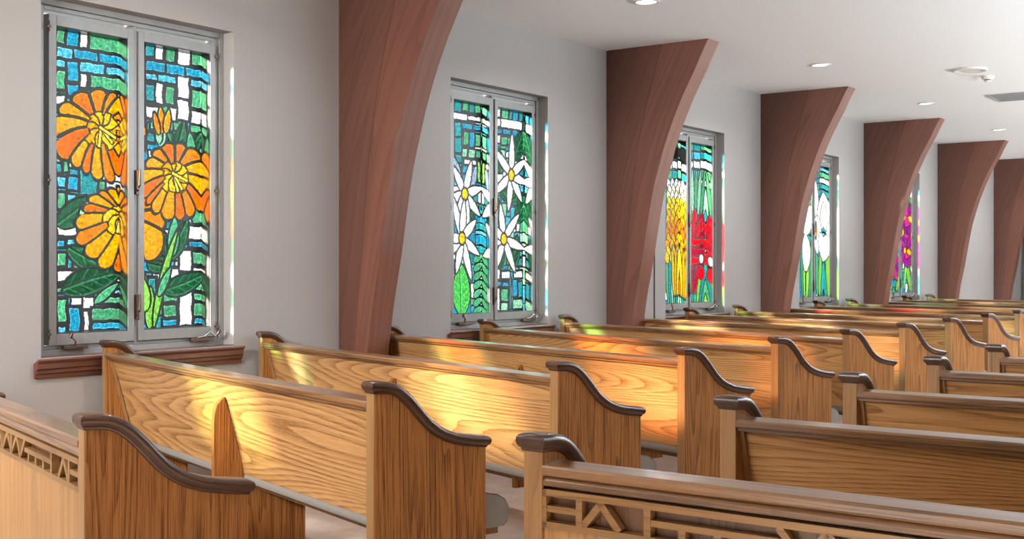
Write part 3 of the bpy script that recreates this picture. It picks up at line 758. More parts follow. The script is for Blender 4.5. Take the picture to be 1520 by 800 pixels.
 ('blob', 0.732, 1.695, 0.05, 0.05, 'yellow', 0),
 ('lens', 1.112, 2.093, 10, 0.26, 0.14, 'purple', 0, 0.0),
 ('lens', 1.112, 2.093, 55, 0.26, 0.14, 'magenta', 0, 0.0),
 ('lens', 1.112, 2.093, 100, 0.26, 0.14, 'purple', 0, 0.0),
 ('lens', 1.112, 2.093, 145, 0.26, 0.14, 'magenta', 0, 0.0),
 ('lens', 1.112, 2.093, 190, 0.26, 0.14, 'purple', 0, 0.0),
 ('lens', 1.112, 2.093, 235, 0.26, 0.14, 'magenta', 0, 0.0),
 ('lens', 1.112, 2.093, 280, 0.26, 0.14, 'purple', 0, 0.0),
 ('lens', 1.112, 2.093, 325, 0.26, 0.14, 'magenta', 0, 0.0),
 ('blob', 1.112, 2.093, 0.05, 0.05, 'yellow', 0),
 ('lens', 0.669, 1.371, 10, 0.26, 0.14, 'purple', 0, 0.0),
 ('lens', 0.669, 1.371, 55, 0.26, 0.14, 'magenta', 0, 0.0),
 ('lens', 0.669, 1.371, 100, 0.26, 0.14, 'purple', 0, 0.0),
 ('lens', 0.669, 1.371, 145, 0.26, 0.14, 'magenta', 0, 0.0),
 ('lens', 0.669, 1.371, 190, 0.26, 0.14, 'purple', 0, 0.0),
 ('lens', 0.669, 1.371, 235, 0.26, 0.14, 'magenta', 0, 0.0),
 ('lens', 0.669, 1.371, 280, 0.26, 0.14, 'purple', 0, 0.0),
 ('lens', 0.669, 1.371, 325, 0.26, 0.14, 'magenta', 0, 0.0),
 ('blob', 0.669, 1.371, 0.05, 0.05, 'yellow', 0)]}
# ------------------------------------------------------------------ the room (x from the window wall, y along it, z up)
CEIL=3.294
WIN_R={1:5.086,2:8.56,3:11.97,4:15.37,5:18.78}
WIN_W=1.324
Y_MIN,Y_MAX,X_MAX=-4.2,25.35,13.0
WZ0,WZ1=.83,2.762
ys=sorted([WIN_R[1]-3.45]+list(WIN_R.values()))
w=MB(); T=.19; last=Y_MIN
for yr in ys:
    w.box(-T,0,last,yr-WIN_W,0,CEIL+.2)
    w.box(-T,0,yr-WIN_W,yr,0,WZ0); w.box(-T,0,yr-WIN_W,yr,WZ1,CEIL+.2); last=yr
w.box(-T,0,last,Y_MAX+.3,0,CEIL+.2)
wl=w.build('wall_left',M['wall']); tag(wl,'pale grey plastered side wall holding the stained glass windows','wall',kind='structure')
tag(MB().box(0,X_MAX,Y_MAX,Y_MAX+.3,0,CEIL+.2).build('wall_front',M['wall']),'pale end wall beyond the last wooden arch','wall',kind='structure')
tag(MB().box(X_MAX,X_MAX+.3,Y_MIN-.3,Y_MAX+.3,0,CEIL+.2).build('wall_right',M['wall']),'far side wall across the nave','wall',kind='structure')
# the unseen wall behind: piers and a glazed opening added for daylight
w=MB(); w.box(-T,1.0,Y_MIN-.3,Y_MIN,0,CEIL+.2); w.box(4.6,X_MAX,Y_MIN-.3,Y_MIN,0,CEIL+.2); w.box(1.0,4.6,Y_MIN-.3,Y_MIN,2.6,CEIL+.2)
tag(w.build('wall_back',M['wall']),'unseen back wall with a glazed opening added for fill daylight','wall',kind='structure')
wf=MB()
for i in range(4): wf.box(1.0+i*1.177,1.07+i*1.177,Y_MIN-.2,Y_MIN-.12,0,2.6)
wf.box(1.0,4.6,Y_MIN-.2,Y_MIN-.12,2.53,2.6); wf.box(1.0,4.6,Y_MIN-.2,Y_MIN-.12,0,.12)
win=empty('window_7',(0,0,0),label='unseen glazed screen added in the back wall to light the pews',cat='window',kind='structure')
wf.build('window_frame',M['frame'],win); MB().box(1.0,4.6,Y_MIN-.165,Y_MIN-.155,.1,2.55).build('pane',M['clear'],win)
tag(MB().box(-T,X_MAX+.3,Y_MIN-.3,Y_MAX+.3,-.2,0).build('floor',M['carpet']),'beige cut pile carpet under the pews','floor',kind='structure')
tag(MB().box(-T,X_MAX+.3,Y_MIN-.3,Y_MAX+.3,CEIL,CEIL+.25).build('ceiling',M['ceil']),'flat off-white ceiling with recessed lamps','ceiling',kind='structure')
cb=MB(); cb.tube([(.004,10.415,0),(.004,10.415,CEIL)],.007,8)
tag(cb.build('wall_cable',M['bronze']),'thin dark vertical cable on the wall left of the yellow and red window','cable')

# ------------------------------------------------------------------ stained glass
PAL=dict(green=(.07,.36,.17),ltgreen=(.26,.58,.38),dkgreen=(.006,.075,.028),lime=(.22,.60,.07),leaf=(.06,.42,.07),teal=(.012,.28,.31),blue=(.008,.27,.44),
 sky=(.07,.44,.64),bluegrey=(.20,.28,.38),white=(.93,.95,1.),cream=(.90,.86,.55),yellow=(1.,.55,.01),amber=(.98,.37,.001),orange=(.93,.215,.0005),
 deep=(.80,.12,.0005),red=(.66,.004,.015),crimson=(.42,.001,.03),purple=(.24,.01,.24),magenta=(.48,.015,.26),black=(.01,.01,.01))
LEAD=.0085
def paint(U,V,ops,seed,fill):
    rng=random.Random(seed); col=np.zeros(U.shape+(4,)); col[...,:3]=(.02,.03,.035); nr=np.random.RandomState(seed)
    def jit(c,a=.18):
        s=1+rng.uniform(-a,a); return np.clip(np.array(c)*s,0,1)
    def rect(a,b,c,d,cn,g=LEAD*.6):
        e=.004; wob=.003*np.sin(V*55+a*9)+.002*np.sin(U*70+b*7)
        ed=np.minimum(np.minimum(U-(a+g+wob),(c-g+wob)-U),np.minimum(V-(b+g+wob),(d-g+wob)-V)); m=ed>0; cc=jit(PAL[cn]); col[m]=(*cc,1)
        m=m&(ed<.0045); col[m]=(*np.clip(cc*1.25+.12,0,1),1)  # lighter border: edge glow painted into the piece's colour
    def split(a,b,c,d,k):
        wd,h=c-a,d-b
        if (wd<.09 and h<.16) or k>7 or (wd*h<.010 and rng.random()<.7):
            rect(a,b,c,d,rng.choices(fill[0],fill[1])[0],LEAD*.9); return
        if (h>wd*1.1 and h>.09) or wd<.09:
            t=b+h*rng.uniform(.3,.7); split(a,b,c,t,k+1); split(a,t,c,d,k+1)
        else:
            t=a+wd*rng.uniform(.3,.7); split(a,b,t,d,k+1); split(t,b,c,d,k+1)
    split(U.min()-.01,V.min()-.005,U.max()+.01,V.max()+.005,0)
    have=[o for o in ops if o[0]=='rect']
    if have:     # clear the bed under the explicit pieces
        for o in have: col[(U>o[1]-.012)&(U<o[3]+.012)&(V>o[2]-.014)&(V<o[4]+.014)]=(.02,.03,.035,0)
    for o in ops:
        if o[0]=='rect': rect(*o[1:])
        elif o[0]=='lens':
            _,u,v,ang,Ln,wd,cn,vein,cur=o; a=math.radians(ang); du,dv=U-u,V-v
            s=(du*math.cos(a)+dv*math.sin(a))/Ln; t=-du*math.sin(a)+dv*math.cos(a)-cur*s*s*Ln
            ss=np.clip(s,0,1); hw=wd/2*np.sin(PI*ss**.8)**.7
            ins=(s>-.02)&(s<1.03); m=ins&(np.abs(t)<hw+LEAD+.002); col[m]=(.02,.03,.035,0)
            g=ins&(s>0.02)&(s<.98)&(np.abs(t)<hw-LEAD*.4)
            if vein: g&=~((np.abs(t-.012)<.003))
            cc=jit(PAL[cn]); col[g]=(*cc,1)
            lt=np.clip(cc*1.5+np.array((.03,.10,.05)),0,1) if cn!='white' else cc
            if vein:
                h=g&((np.abs(t)<.005)|((np.abs(np.mod(s*5-np.abs(t)/wd*2.2,1)-.5)<.05))|((t<-.02)&(hw-np.abs(t)<.010))); col[h]=(*lt,1)
            else:
                h=g&(hw-np.abs(t)<LEAD*.4+.0045); col[h]=(*lt,1)
        elif o[0]=='blob':
            _,u,v,rx,rz,cn,ang=o; q=np.sqrt(((U-u)/rx)**2+((V-v)/rz)**2)
            col[q<1+LEAD*1.5/min(rx,rz)]=(.02,.03,.035,0); col[q<1-LEAD*.3/min(rx,rz)]=(*jit(PAL[cn],.05),1)
        elif o[0]=='lily':
            _,u,v,ou,ov,rx,rz,n,sd=o; rr=random.Random(sd); du,dv=U-ou,V-ov
            r=np.hypot(du,dv)+1e-6; th=np.arctan2(dv,du)
            ex,ez=(ou-u)/rx,(ov-v)/rz; cx,cz=np.cos(th)/rx,np.sin(th)/rz
            A=cx**2+cz**2; B=2*(ex*cx+ez*cz); Cc=ex**2+ez**2-1
            Rr=(-B+np.sqrt(np.maximum(B*B-4*A*Cc,0)))/(2*A)
            tw=th+.38*np.sin(th*1.0+sd)*(r/Rr)
            bnd=sorted([(i+rr.uniform(-.22,.22))/n*2*PI-PI for i in range(n)]); bnd=np.array(bnd)
            tt=np.mod(tw+PI,2*PI)-PI
            idx=np.searchsorted(bnd,tt)%n
            lo=bnd[(idx-1)%n]; hi=bnd[idx]; wdt=np.mod(hi-lo,2*PI); ph=np.mod(tt-lo,2*PI)
            fr=ph/wdt; scal=1-.13*np.abs(fr*2-1)**2.2
            plen=np.array([rr.uniform(.9,1.0) for _ in range(n)])[idx]
            lim=Rr*scal*plen; inner=Rr*np.array([rr.uniform(.24,.42) for _ in range(n)])[idx]
            col[(r<lim+.019)]=(.035,.02,.01,0)
            edge=np.minimum(ph,wdt-ph)*r
            pc=np.array([jit(PAL[rr.choice(['orange','amber','orange','deep','amber'])],.12) for _ in range(n)])[idx]
            g=(r<lim-.001)&(r>inner+.006)&(edge>LEAD*.95)
            tip=np.clip((r/lim-.4)/.6,0,1)[...,None]; pcol=pc*(1-.35*tip)+np.array(PAL['amber'])*.35*tip*0+np.array((.93,.19,.0))*.35*tip
            rim=(np.minimum(edge-LEAD*.75,lim-r)<.006)[...,None]; pcol=np.where(rim,pcol*.5+np.array((1.,.42,.01))*.5,pcol)  # petal borders lightened, edge glow put into the glass colour
            col[g]=np.concatenate([pcol,np.ones(pcol.shape[:-1]+(1,))],-1)[g]
            n2=9; ph2=np.mod(th*n2/(2*PI)+.3*np.sin(r*40),1); e2=np.minimum(ph2,1-ph2)*2*PI/n2*r
            ic=np.array([jit(PAL[rr.choice(['yellow','amber','yellow'])],.1) for _ in range(n2+1)])[np.clip((np.mod(th/(2*PI),1)*n2).astype(int),0,n2)]
            g=(r<inner-.003)&(e2>LEAD*.6)&(r>.012); col[g]=np.concatenate([ic,np.ones(ic.shape[:-1]+(1,))],-1)[g]
            for k in range(3):
                a=rr.uniform(-1.9,-1.2)+k*.5; s=(du*math.cos(a)+dv*math.sin(a)); t=-du*math.sin(a)+dv*math.cos(a)
                mm=(s>-.02)&(s<.12)&(np.abs(t)<.014); col[mm]=(.05,.03,.01,0); mm=(s>-.012)&(s<.112)&(np.abs(t)<.008); col[mm]=(1.,.78,.08,1)
    return col
def glass_mesh(name,u0,u1,v0,v1,y0,x,step,ops,seed,fill,parent):
    nu=int((u1-u0)/step)+1; nv=int((v1-v0)/step)+1
    us=np.linspace(u0,u1,nu); vs=np.linspace(v0,v1,nv); U,V=np.meshgrid(us,vs)
    col=paint(U,V,ops,seed,fill)
    a=col[...,3]
    co=np.stack([np.where(a>.5,0.,.004),U,V],-1).reshape(-1,3)
    i=np.arange(nu-1)[None,:]+np.arange(nv-1)[:,None]*nu
    q=np.stack([i,i+1,i+nu+1,i+nu],-1).reshape(-1,4)
    me=bpy.data.meshes.new(name); me.vertices.add(len(co)); me.vertices.foreach_set('co',co.ravel().astype(np.float32))
    me.loops.add(q.size); me.loops.foreach_set('vertex_index',q.ravel().astype(np.int32))
    me.polygons.add(len(q)); me.polygons.foreach_set('loop_start',np.arange(0,q.size,4,dtype=np.int32)); me.polygons.foreach_set('loop_total',np.full(len(q),4,dtype=np.int32))
    me.update(calc_edges=True)
    at=me.color_attributes.new('glass','FLOAT_COLOR','POINT'); at.data.foreach_set('color',col.reshape(-1,4).astype(np.float32).ravel())
    me.materials.append(M['stained']); o=bpy.data.objects.new(name,me); C.objects.link(o); o.parent=parent; o.location=(x,0,0)
    return o
S1=(.10,.66); S2=(.685,1.262); G1=(.151,.614); G2=(.726,1.216); GZ=(.945,2.622); SZ=(.885,2.68)
def ring(mb,x0,x1,y0,y1,z0,z1,iy0,iy1,iz0,iz1):
    mb.box(x0,x1,y0,iy0,z0,z1); mb.box(x0,x1,iy1,y1,z0,z1); mb.box(x0,x1,iy0,iy1,z0,iz0); mb.box(x0,x1,iy0,iy1,iz1,z1)
def window(n,yr,ops,seed,fill,label,step,full=True):
    y0=yr-WIN_W; win=empty('window_%d'%n,(0,y0,0),label=label,cat='window',kind='structure')
    f=MB(); ring(f,-.185,-.09,0,WIN_W,WZ0,WZ1,.045,WIN_W-.035,WZ0+.03,WZ1-.035)
    ring(f,-.185,-.105,.045,WIN_W-.035,WZ0+.03,WZ1-.035,.085,WIN_W-.065,WZ0+.05,WZ1-.06)
    f.box(-.185,-.10,.66,.685,WZ0+.03,WZ1-.06)
    f.build('window_frame',M['frame'],win,bevel=.003)
    for k,(s,g) in enumerate(((S1,G1),(S2,G2))):
        m=MB(); ring(m,-.18,-.088,s[0]+.004,s[1]-.004,SZ[0],SZ[1],g[0],g[1],GZ[0],GZ[1])
        sash=m.build('sash',M['frame'],win,bevel=.002)
        m=MB(); ring(m,-.18,-.094,g[0]-.001,g[1]+.001,GZ[0]-.001,GZ[1]+.001,g[0]+.004,g[1]-.004,GZ[0]+.004,GZ[1]-.004)
        m.build('glazing_channel',M['channel'],sash)
        glass_mesh('stained_glass',g[0]-.002,g[1]+.002,GZ[0]-.004,GZ[1]+.004,y0,-.17,step,ops,seed*10+k,fill,sash)
        if full:
            # crank operator: base, folding arm and knob
            cy=(s[0]+.10,s[0]+.18) if k==0 else (s[1]-.19,s[1]-.09)
            b=MB(); b.box(-.088,-.058,cy[0]-.02,cy[1]+.05,SZ[0]-.026,SZ[0]-.004); b.build('crank_base',M['bronze'],sash,bevel=.004)
            c=MB(); yc=cy[0]+.05 if k==0 else cy[1]; sg=-1 if k==0 else 1
            c.tube([(-.06,yc,SZ[0]-.01),(-.045,yc+sg*.01,SZ[0]+.022),(-.04,yc+sg*.045,SZ[0]+.05)],.0065)
            if k: c=MB(); c.tube([(-.06,yc-.08,SZ[0]-.002),(-.05,yc-.03,SZ[0]+.006),(-.042,yc+.0,SZ[0]+.034),(-.04,yc+.035,SZ[0]+.004),(-.036,yc+.065,SZ[0]+.028)],.0065)
            h=c.build('crank_arm',M['steel'],sash,smooth=60)
            kb=MB(); e=(-.04,yc+sg*.045,SZ[0]+.05) if k==0 else (-.036,yc+.065,SZ[0]+.028)
            kb.tube([(e[0],e[1]-.006,e[2]-.012),(e[0]+.002,e[1],e[2]),(e[0]+.004,e[1]+.008,e[2]+.016)],[.008,.0115,.008]); kb.build('crank_knob',M['bronze'],sash,smooth=60)
            for hz in (SZ[1]-.07,1.78,SZ[0]+.06):
                hn=MB(); yy=s[0]+.002 if k==0 else s[1]-.002; hn.box(-.088,-.078,yy-.012,yy+.012,hz-.006,hz+.006); hn.tube([(-.08,yy,hz-.028),(-.08,yy,hz+.028)],.004); hn.build('hinge',M['bronze'],sash)
    if full:
        for hz in (1.80,1.08):
            l=MB(); l.box(-.10,-.078,.665,.682,hz-.07,hz+.07); l.tube([(-.078,.672,hz-.05),(-.06,.672,hz-.02),(-.058,.674,hz+.075)],[.007,.008,.005]); l.build('latch',M['bronze'],win,smooth=50)
    # moulded timber sill in three steps
    sl=MB(); sl.prism_y=None
    prof=[(-.09,WZ0-.002),(.046,WZ0-.004),(.052,WZ0-.012),(.046,WZ0-.022),(.036,WZ0-.030),(.036,WZ0-.058),(.027,WZ0-.064),(.027,WZ0-.082),(.016,WZ0-.088),(.016,WZ0-.108),(.0005,WZ0-.108),(.0005,WZ0-.03),(-.09,WZ0-.03)]
    n_=len(prof); ya,yb=-.045,WIN_W+.05
    # ears outside the opening stay in front of the wall
    vs=[];fs=[]
    front=[p for p in prof if p[0]>0]
    nf=len(front)
    for yy in (ya,yb):
        for (x,z) in front: vs.append((x,yy,z))
    fs=[(i,(i+1)%nf,nf+(i+1)%nf,nf+i) for i in range(nf)]+[tuple(range(nf)),tuple(range(2*nf-1,nf-1,-1))]
    sl.add(vs,fs); sl.box(-.10,.002,.002,WIN_W-.002,WZ0-.0,WZ0+.003)
    # returned ends
    sl.build('window_sill',M['sill'],win,bevel=.003)
    return win
BG=(['green','ltgreen','teal','blue','sky','white'],[3,1,3,3,2,2])
window(1,WIN_R[1],DESIGNS[1],11,BG,'stained glass window with three large orange flowers above green leaves',.0035)
window(2,WIN_R[2],DESIGNS[2],22,BG,'stained glass window with long-petalled white star flowers',.005)
window(3,WIN_R[3],DESIGNS[3],33,BG,'stained glass window with a yellow flower spike beside a red bloom',.005)
window(4,WIN_R[4],DESIGNS[4],44,BG,'stained glass window with a tall white lily over green blades',.006)
window(5,WIN_R[5],DESIGNS[5],55,BG,'stained glass window with purple flowers, the narrowest in view',.007)
WARM=(['cream','white','amber','yellow','ltgreen'],[5,5,1,1,1])  # made-up glass colours, chosen to tint the sun patches on pews
OPS6=[('lily',.37,2.42,.37,2.42,.26,.24,13,5),('lily',.97,2.40,.97,2.4,.27,.26,13,6),('lens',.45,1.2,100,.8,.12,'lime',0,0.),('lens',.95,1.1,85,.8,.12,'lime',0,0.)]
window(6,WIN_R[1]-3.45,OPS6,66,WARM,'unseen stained glass window next to the orange flower window, nearer the entrance',.012,False)

# ------------------------------------------------------------------ laminated arches
ARCH_PROF=[(0,.16),(.25,.19),(.5,.225),(.75,.262),(.9,.283),(1.05,.305),(1.2,.335),(1.385,.375),(1.6,.41),(1.8,.447),(1.97,.478),(2.15,.525),(2.36,.592),(2.52,.645),(2.68,.712),(2.83,.785),(2.95,.850),(3.05,.905),(3.15,.955),(3.22,.987),(CEIL,1.03)]
ARCH_Y=[6.016,9.518,12.911,16.306,19.707,23.164]; ARCH_T=.215
ARCH_LAB=['largest red-brown wood arch, between the orange flower window and the white star window',
 'red-brown laminated wood arch between the white star flower window and the yellow and red window',
 'red-brown laminated wood arch between the yellow and red window and the white lily window',
 'red-brown laminated wood arch between the white lily window and the purple flower window',
 'red-brown laminated wood arch just beyond the purple flower window',
 'dark red-brown laminated wood arch closest to the black slatted screen']
def arch_mesh():
    P=[]; 
    for i in range(len(ARCH_PROF)-1):
        (z0,x0),(z1,x1)=ARCH_PROF[i],ARCH_PROF[i+1]
        for k in range(3): P.append((z0+(z1-z0)*k/3,x0+(x1-x0)*k/3))
    P.append(ARCH_PROF[-1])
    xs=np.array([p[1] for p in P]); 
    for _ in range(4): xs[1:-1]=(xs[:-2]+2*xs[1:-1]+xs[2:])/4
    P=[(P[i][0],float(xs[i])) for i in range(len(P))]
    me=bpy.data.meshes.new('wooden_arch'); vs=[];fs=[];uv=[]
    K=8; s=0; rows=[]
    for j,(z,x) in enumerate(P):
        if j: s+=math.hypot(z-P[j-1][0],x-P[j-1][1])
        for y in (0,ARCH_T):
            for k in range(K+1): vs.append((max(x*k/K,.0015),y,z))
        rows.append(s)
    W=K+1; R=2*W; n=len(P)
    def dist(j,k): return P[j][1]*(1-k/K)
    for j in range(n-1):
        for k in range(K):
            a=j*R+k; fs.append((a,a+1,a+1+R,a+R)); uv.append([(dist(j,k),rows[j]),(dist(j,k+1),rows[j]),(dist(j+1,k+1),rows[j+1]),(dist(j+1,k),rows[j+1])])
            a+=W; fs.append((a,a+R,a+1+R,a+1)); uv.append([(dist(j,k)+2,rows[j]),(dist(j+1,k)+2,rows[j+1]),(dist(j+1,k+1)+2,rows[j+1]),(dist(j,k+1)+2,rows[j])])
        a=j*R+K; b=a+W; fs.append((a,b,b+R,a+R)); uv.append([(5,rows[j]),(5+ARCH_T,rows[j]),(5+ARCH_T,rows[j+1]),(5,rows[j+1])])
        a=j*R; b=a+W; fs.append((a,a+R,b+R,b)); uv.append([(7,rows[j]),(7,rows[j+1]),(7+ARCH_T,rows[j+1]),(7+ARCH_T,rows[j])])
    for j in (0,n-1):
        for k in range(K):
            a=j*R+k; fs.append((a,a+W,a+W+1,a+1) if j==0 else (a,a+1,a+W+1,a+W)); uv.append([(8,k/K),(8.2,k/K),(8.2,(k+1)/K),(8,(k+1)/K)])
    me.from_pydata(vs,[],fs); me.update(); ul=me.uv_layers.new(name='UVMap'); u2=me.uv_layers.new(name='lam')
    flat=[c for f in uv for p in f for c in p]; ul.data.foreach_set('uv',flat)
    lam=[]
    for f in fs:
        ks=[(vi%R)%W for vi in f]
        for k_ in ks: lam+= [k_/K,0.]
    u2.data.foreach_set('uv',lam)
    me.polygons.foreach_set('use_smooth',[True]*len(me.polygons)); me.set_sharp_from_angle(angle=math.radians(35))
    me.materials.append(M['arch']); return me
am=arch_mesh()
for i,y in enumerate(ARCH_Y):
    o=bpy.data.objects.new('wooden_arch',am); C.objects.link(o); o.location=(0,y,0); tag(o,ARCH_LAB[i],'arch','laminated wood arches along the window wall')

# ------------------------------------------------------------------ pews: local x across the seat from its left end, y forward, z up
TOP=[(-.022,.884),(-.020,.898),(-.012,.909),(.005,.913),(.045,.911),(.075,.905),(.105,.892),(.135,.869),(.165,.839),(.195,.805),(.225,.772),(.26,.745),(.295,.7265),(.335,.713),(.38,.704),(.43,.697),(.465,.692),(.480,.686),(.488,.672)]
PT=.055
def arc_resample(P,n):
    d=[0]
    for i in range(1,len(P)): d.append(d[-1]+math.dist(P[i],P[i-1]))
    out=[]
    for k in range(n):
        t=d[-1]*k/(n-1); i=max(j for j in range(len(d)) if d[j]<=t+1e-9); i=min(i,len(P)-2)
        f=(t-d[i])/(d[i+1]-d[i]); out.append((P[i][0]+(P[i+1][0]-P[i][0])*f,P[i][1]+(P[i+1][1]-P[i][1])*f))
    return out
def end_parts(parent,x0,wall_side=False):
    curve=arc_resample(TOP,44)
    path=curve[2:-2]
    def off(P,d):
        o=[]
        for i,p in enumerate(P):
            a=P[max(i-1,0)];b=P[min(i+1,len(P)-1)];tx,tz=b[0]-a[0],b[1]-a[1];l=math.hypot(tx,tz); o.append((p[0]+tz/l*d,p[1]-tx/l*d))
        return o
    mid=[(y,z) for y,z in off(arc_resample(TOP[3:-3],30),.022) if 0<y<.46]
    zt=mid[0][1]; ze=mid[-1][1]
    prof=[(0,0),(.46,0),(.46,ze)]+list(reversed(mid))+[(0,zt)]
    pan=MB().prism_x(prof,x0,x0+PT).build('end_panel',M['end'],parent,bevel=.0025)
    MB().box(x0+.0015,x0+PT-.0015,-.003,.001,.01,zt-.012).build('edge_strip',M['edge'],pan)['label']='pale strip on the edge facing the back'  # thin paler strip laid over the panel's rear edge
    # moulded cap swept along the S-shaped top
    half=[(.0275,-.042),(.0310,-.040),(.0320,-.0345),(.0350,-.0325),(.0395,-.027),(.0415,-.019),(.0405,-.010),(.0365,-.004),(.0295,-.0008)]
    sec=[(-x,z) for x,z in half]+[(-.012,0),(.012,0)]+list(reversed(half))
    over=[max(abs(x),.0295) -.0275 for x,z in sec]; 
    base=arc_resample(TOP[4:-2],34)
    pts=[(-.0005,.9130)]+base
    vs=[];fs=[];n=len(sec); last=len(pts)-1
    for i,p in enumerate(pts):
        a=pts[max(i-1,0)];b=pts[min(i+1,last)];ty,tz=b[0]-a[0],b[1]-a[1];l=math.hypot(ty,tz);ty/=l;tz/=l
        for k,(sx,sz) in enumerate(sec):
            e=(-over[k]-.001) if i==0 else (over[k] if i==last else 0.)
            vs.append((x0+PT/2+sx, p[0]-tz*sz+ty*e, p[1]+ty*sz+tz*e))
    for i in range(last):
        for j in range(n): fs.append((i*n+j,i*n+(j+1)%n,(i+1)*n+(j+1)%n,(i+1)*n+j))
    for o in (0,last*n):
        for j in range(n//2-1): fs.append((o+j,o+j+1,o+n-2-j,o+n-1-j))
    cap=MB().add(vs,fs).build('arm_cap',M['cap'],pan,smooth=38)
    cap['label']='dark moulded arm cap'
    return pan
def back_y(z): return .028+(.82-z)*.26
def make_pew(L,lattice,nsup):
    p=empty('church_pew',(0,0,0))
    end_parts(p,0); end_parts(p,L-PT)
    x0,x1=PT-.002,L-PT+.002
    # backrest, gently reclined
    pr=[];zs=[.825,.70,.58,.46,.383]
    for z in zs: pr.append((back_y(z)+(.006 if .4<z<.75 else 0),z))
    pr+= [(y+.022,z+.004) for y,z in reversed(pr)]
    MB().prism_x(pr,x0,x1).build('backrest',M['back'],p,bevel=.002)
    rl=MB().prism_x([(-.002,.817),(-.006,.822),(-.006,.836),(-.001,.842),(.070,.846),(.078,.840),(.080,.828),(.074,.820)],x0,x1)
    rl.prism_x([(.008,.806),(.008,.818),(.06,.818),(.056,.806)],x0,x1)
    rl.build('top_rail',M['rail'],p,bevel=.0015)
    for a,b in ((x0,x0+.016),(x1-.016,x1)):
        cl=MB()
        q=[(back_y(z)-.012,z) for z in (.806,.39)]; cl.prism_x([q[0],(q[0][0]+.014,.806),(q[1][0]+.014,.39),q[1]],a,b)
        cl.build('batten',M['edge'],p)
    # seat: thin board, wrapped cushion, dark piping at its front ends
    MB().box(x0,x1,.19,.55,.318,.340).build('seat_board',M['dark_board'],p)
    cp=[(.150,.346),(.142,.356),(.140,.375),(.148,.388),(.17,.470),(.20,.482),(.30,.480),(.42,.474),(.50,.468),(.55,.458),(.583,.438),(.597,.412),(.600,.385),(.592,.358),(.575,.343),(.545,.338),(.30,.340)]
    cu=MB().prism_x(cp,x0+.002,x1-.002).build('seat_cushion',M['fabric'],p,smooth=50)
    for xx in (x0+.006,x1-.006):
        MB().tube([(xx,y,z) for y,z in cp[8:15]],.0045,6).build('piping',M['piping'],cu)
    for k in range(nsup):
        xc=L-1.465 if nsup==1 else L*(k+1)/(nsup+1)
        s=MB()
        prof=[(0,0),(.44,0),(.44,.318),(back_y(.36)+.02,.318),(back_y(.345)+.0,.36)]
        if not lattice: prof+=[(back_y(.5)+.004,.5),(back_y(.6)+.005,.6),(back_y(.70)+.002,.70),(back_y(.735)-.002,.735),(.013,.700),(.003,.665),(0,.62)]
        else: prof+=[(.09,.36)] ; 
        if lattice: prof=[(.09,0),(.44,0),(.44,.318),(.09,.318)]
        s.prism_x(prof,xc-.015,xc+.015).build('support_panel',M['end'],p,bevel=.002)
    if lattice:
        MB().prism_x([(-.001,.7935),(.0,.806),(.006,.815),(.03,.815),(.03,.7935)],x0,x1).build('fascia',M['rail'],p,bevel=.0015)
        MB().box(x0,x1,.024,.030,.20,.81).build('backing_board',M['dark_board'],p)
        MB().box(x0,x1,.004,.020,.03,.696).build('lower_panel',M['screen'],p,bevel=.001)
        lt=MB(); T_,B_=.7865,.6975; w=.0155
        lt.box(x0,x1,-.002,.022,T_-w,T_); lt.box(x0,x1,-.002,.022,B_-.002,B_+w-.002); lt.box(x0,x0+.012,-.002,.022,B_,T_); lt.box(x1-.012,x1,-.002,.022,B_,T_)
        t,b=T_-w,B_+w-.002
        def cellA(x,s): # two openings with a middle bar, .094 wide, then a post
            lt.box(*sorted((x,x+s*.094)),0,.021,.734,.7485); post(x+s*.103)
        def post(x,top=None): lt.box(x-.0085,x+.0085,-.001,.0215,b-.002,(top or t)+.002)
        def cellB(x,s): # an inverted V
            lt.bar((x+s*.0,b),(x+s*.052,t),.017,0,.021); lt.bar((x+s*.046,t),(x+s*.098,b),.017,0,.021); post(x+s*.171)
        def cellC(x,s): # long bar over a row of squares
            lt.box(*sorted((x,x+s*.30)),0,.021,.7345,.7485)
            for q in (.078,.163,.248): post(x+s*q,.7345)
            lt.bar((x+s*.285,b),(x+s*.330,t),.016,0,.021) if False else None
        def cellW(x,s):
            for a,c in (((.0,t),(.055,b)),((.055,b),(.105,t)),((.105,t),(.165,b)),((.165,b),(.225,t)),((.225,t),(.285,b)),((.285,b),(.335,t))):
                lt.bar((x+s*a[0],a[1]),(x+s*c[0],c[1]),.016,0,.021)
            post(x+s*.165)
        for s,xe in ((1,x0),(-1,x1)):
            x=xe; lim=(x1-x0)/2-.01; pos=0; seq=['A','B','C','W','C2','B','A']; i=0
            wid={'A':.112,'B':.180,'C':.300,'W':.335,'C2':.30}
            while pos<lim:
                c=seq[i%len(seq)]; 
                if pos+wid[c]>lim: break
                xx=xe+s*pos
                if c=='A': cellA(xx,s)
                elif c=='B': cellB(xx,s)
                elif c in('C','C2'): cellC(xx,s)
                else: cellW(xx,s)
                pos+=wid[c]; i+=1
            post(xe+s*min(pos,lim))
        lt.build('lattice',M['lattice'],p)['label']='pale openwork lattice of bars, squares and V shapes'
    return p
PHI=math.radians(18.95); LL=3.003+PT
e1=(-math.cos(PHI),math.sin(PHI))
def place_left(p,i):
    ax,ay=5.76-2.80,3.10+1.14*i
    p.location=(ax+e1[0]*LL,ay+e1[1]*LL,0); p.rotation_euler=(0,0,-PHI)
PC=math.radians(1.5); LC=4.45
def place_centre(p,i):
    p.location=(4.168-PT,2.348+1.045*i,0); p.rotation_euler=(0,0,-PC)
GL='angled oak pews on the window side of the aisle'; GC='straight oak pews on the inner side of the aisle'
ORD=['','second','third','fourth','fifth','sixth','seventh','eighth','ninth','tenth','eleventh','twelfth','thirteenth','fourteenth','fifteenth','sixteenth']
extraL={1:' under the orange flower window',3:' reaching the wall just behind the largest arch',2:' with a patch of green light on its back'}
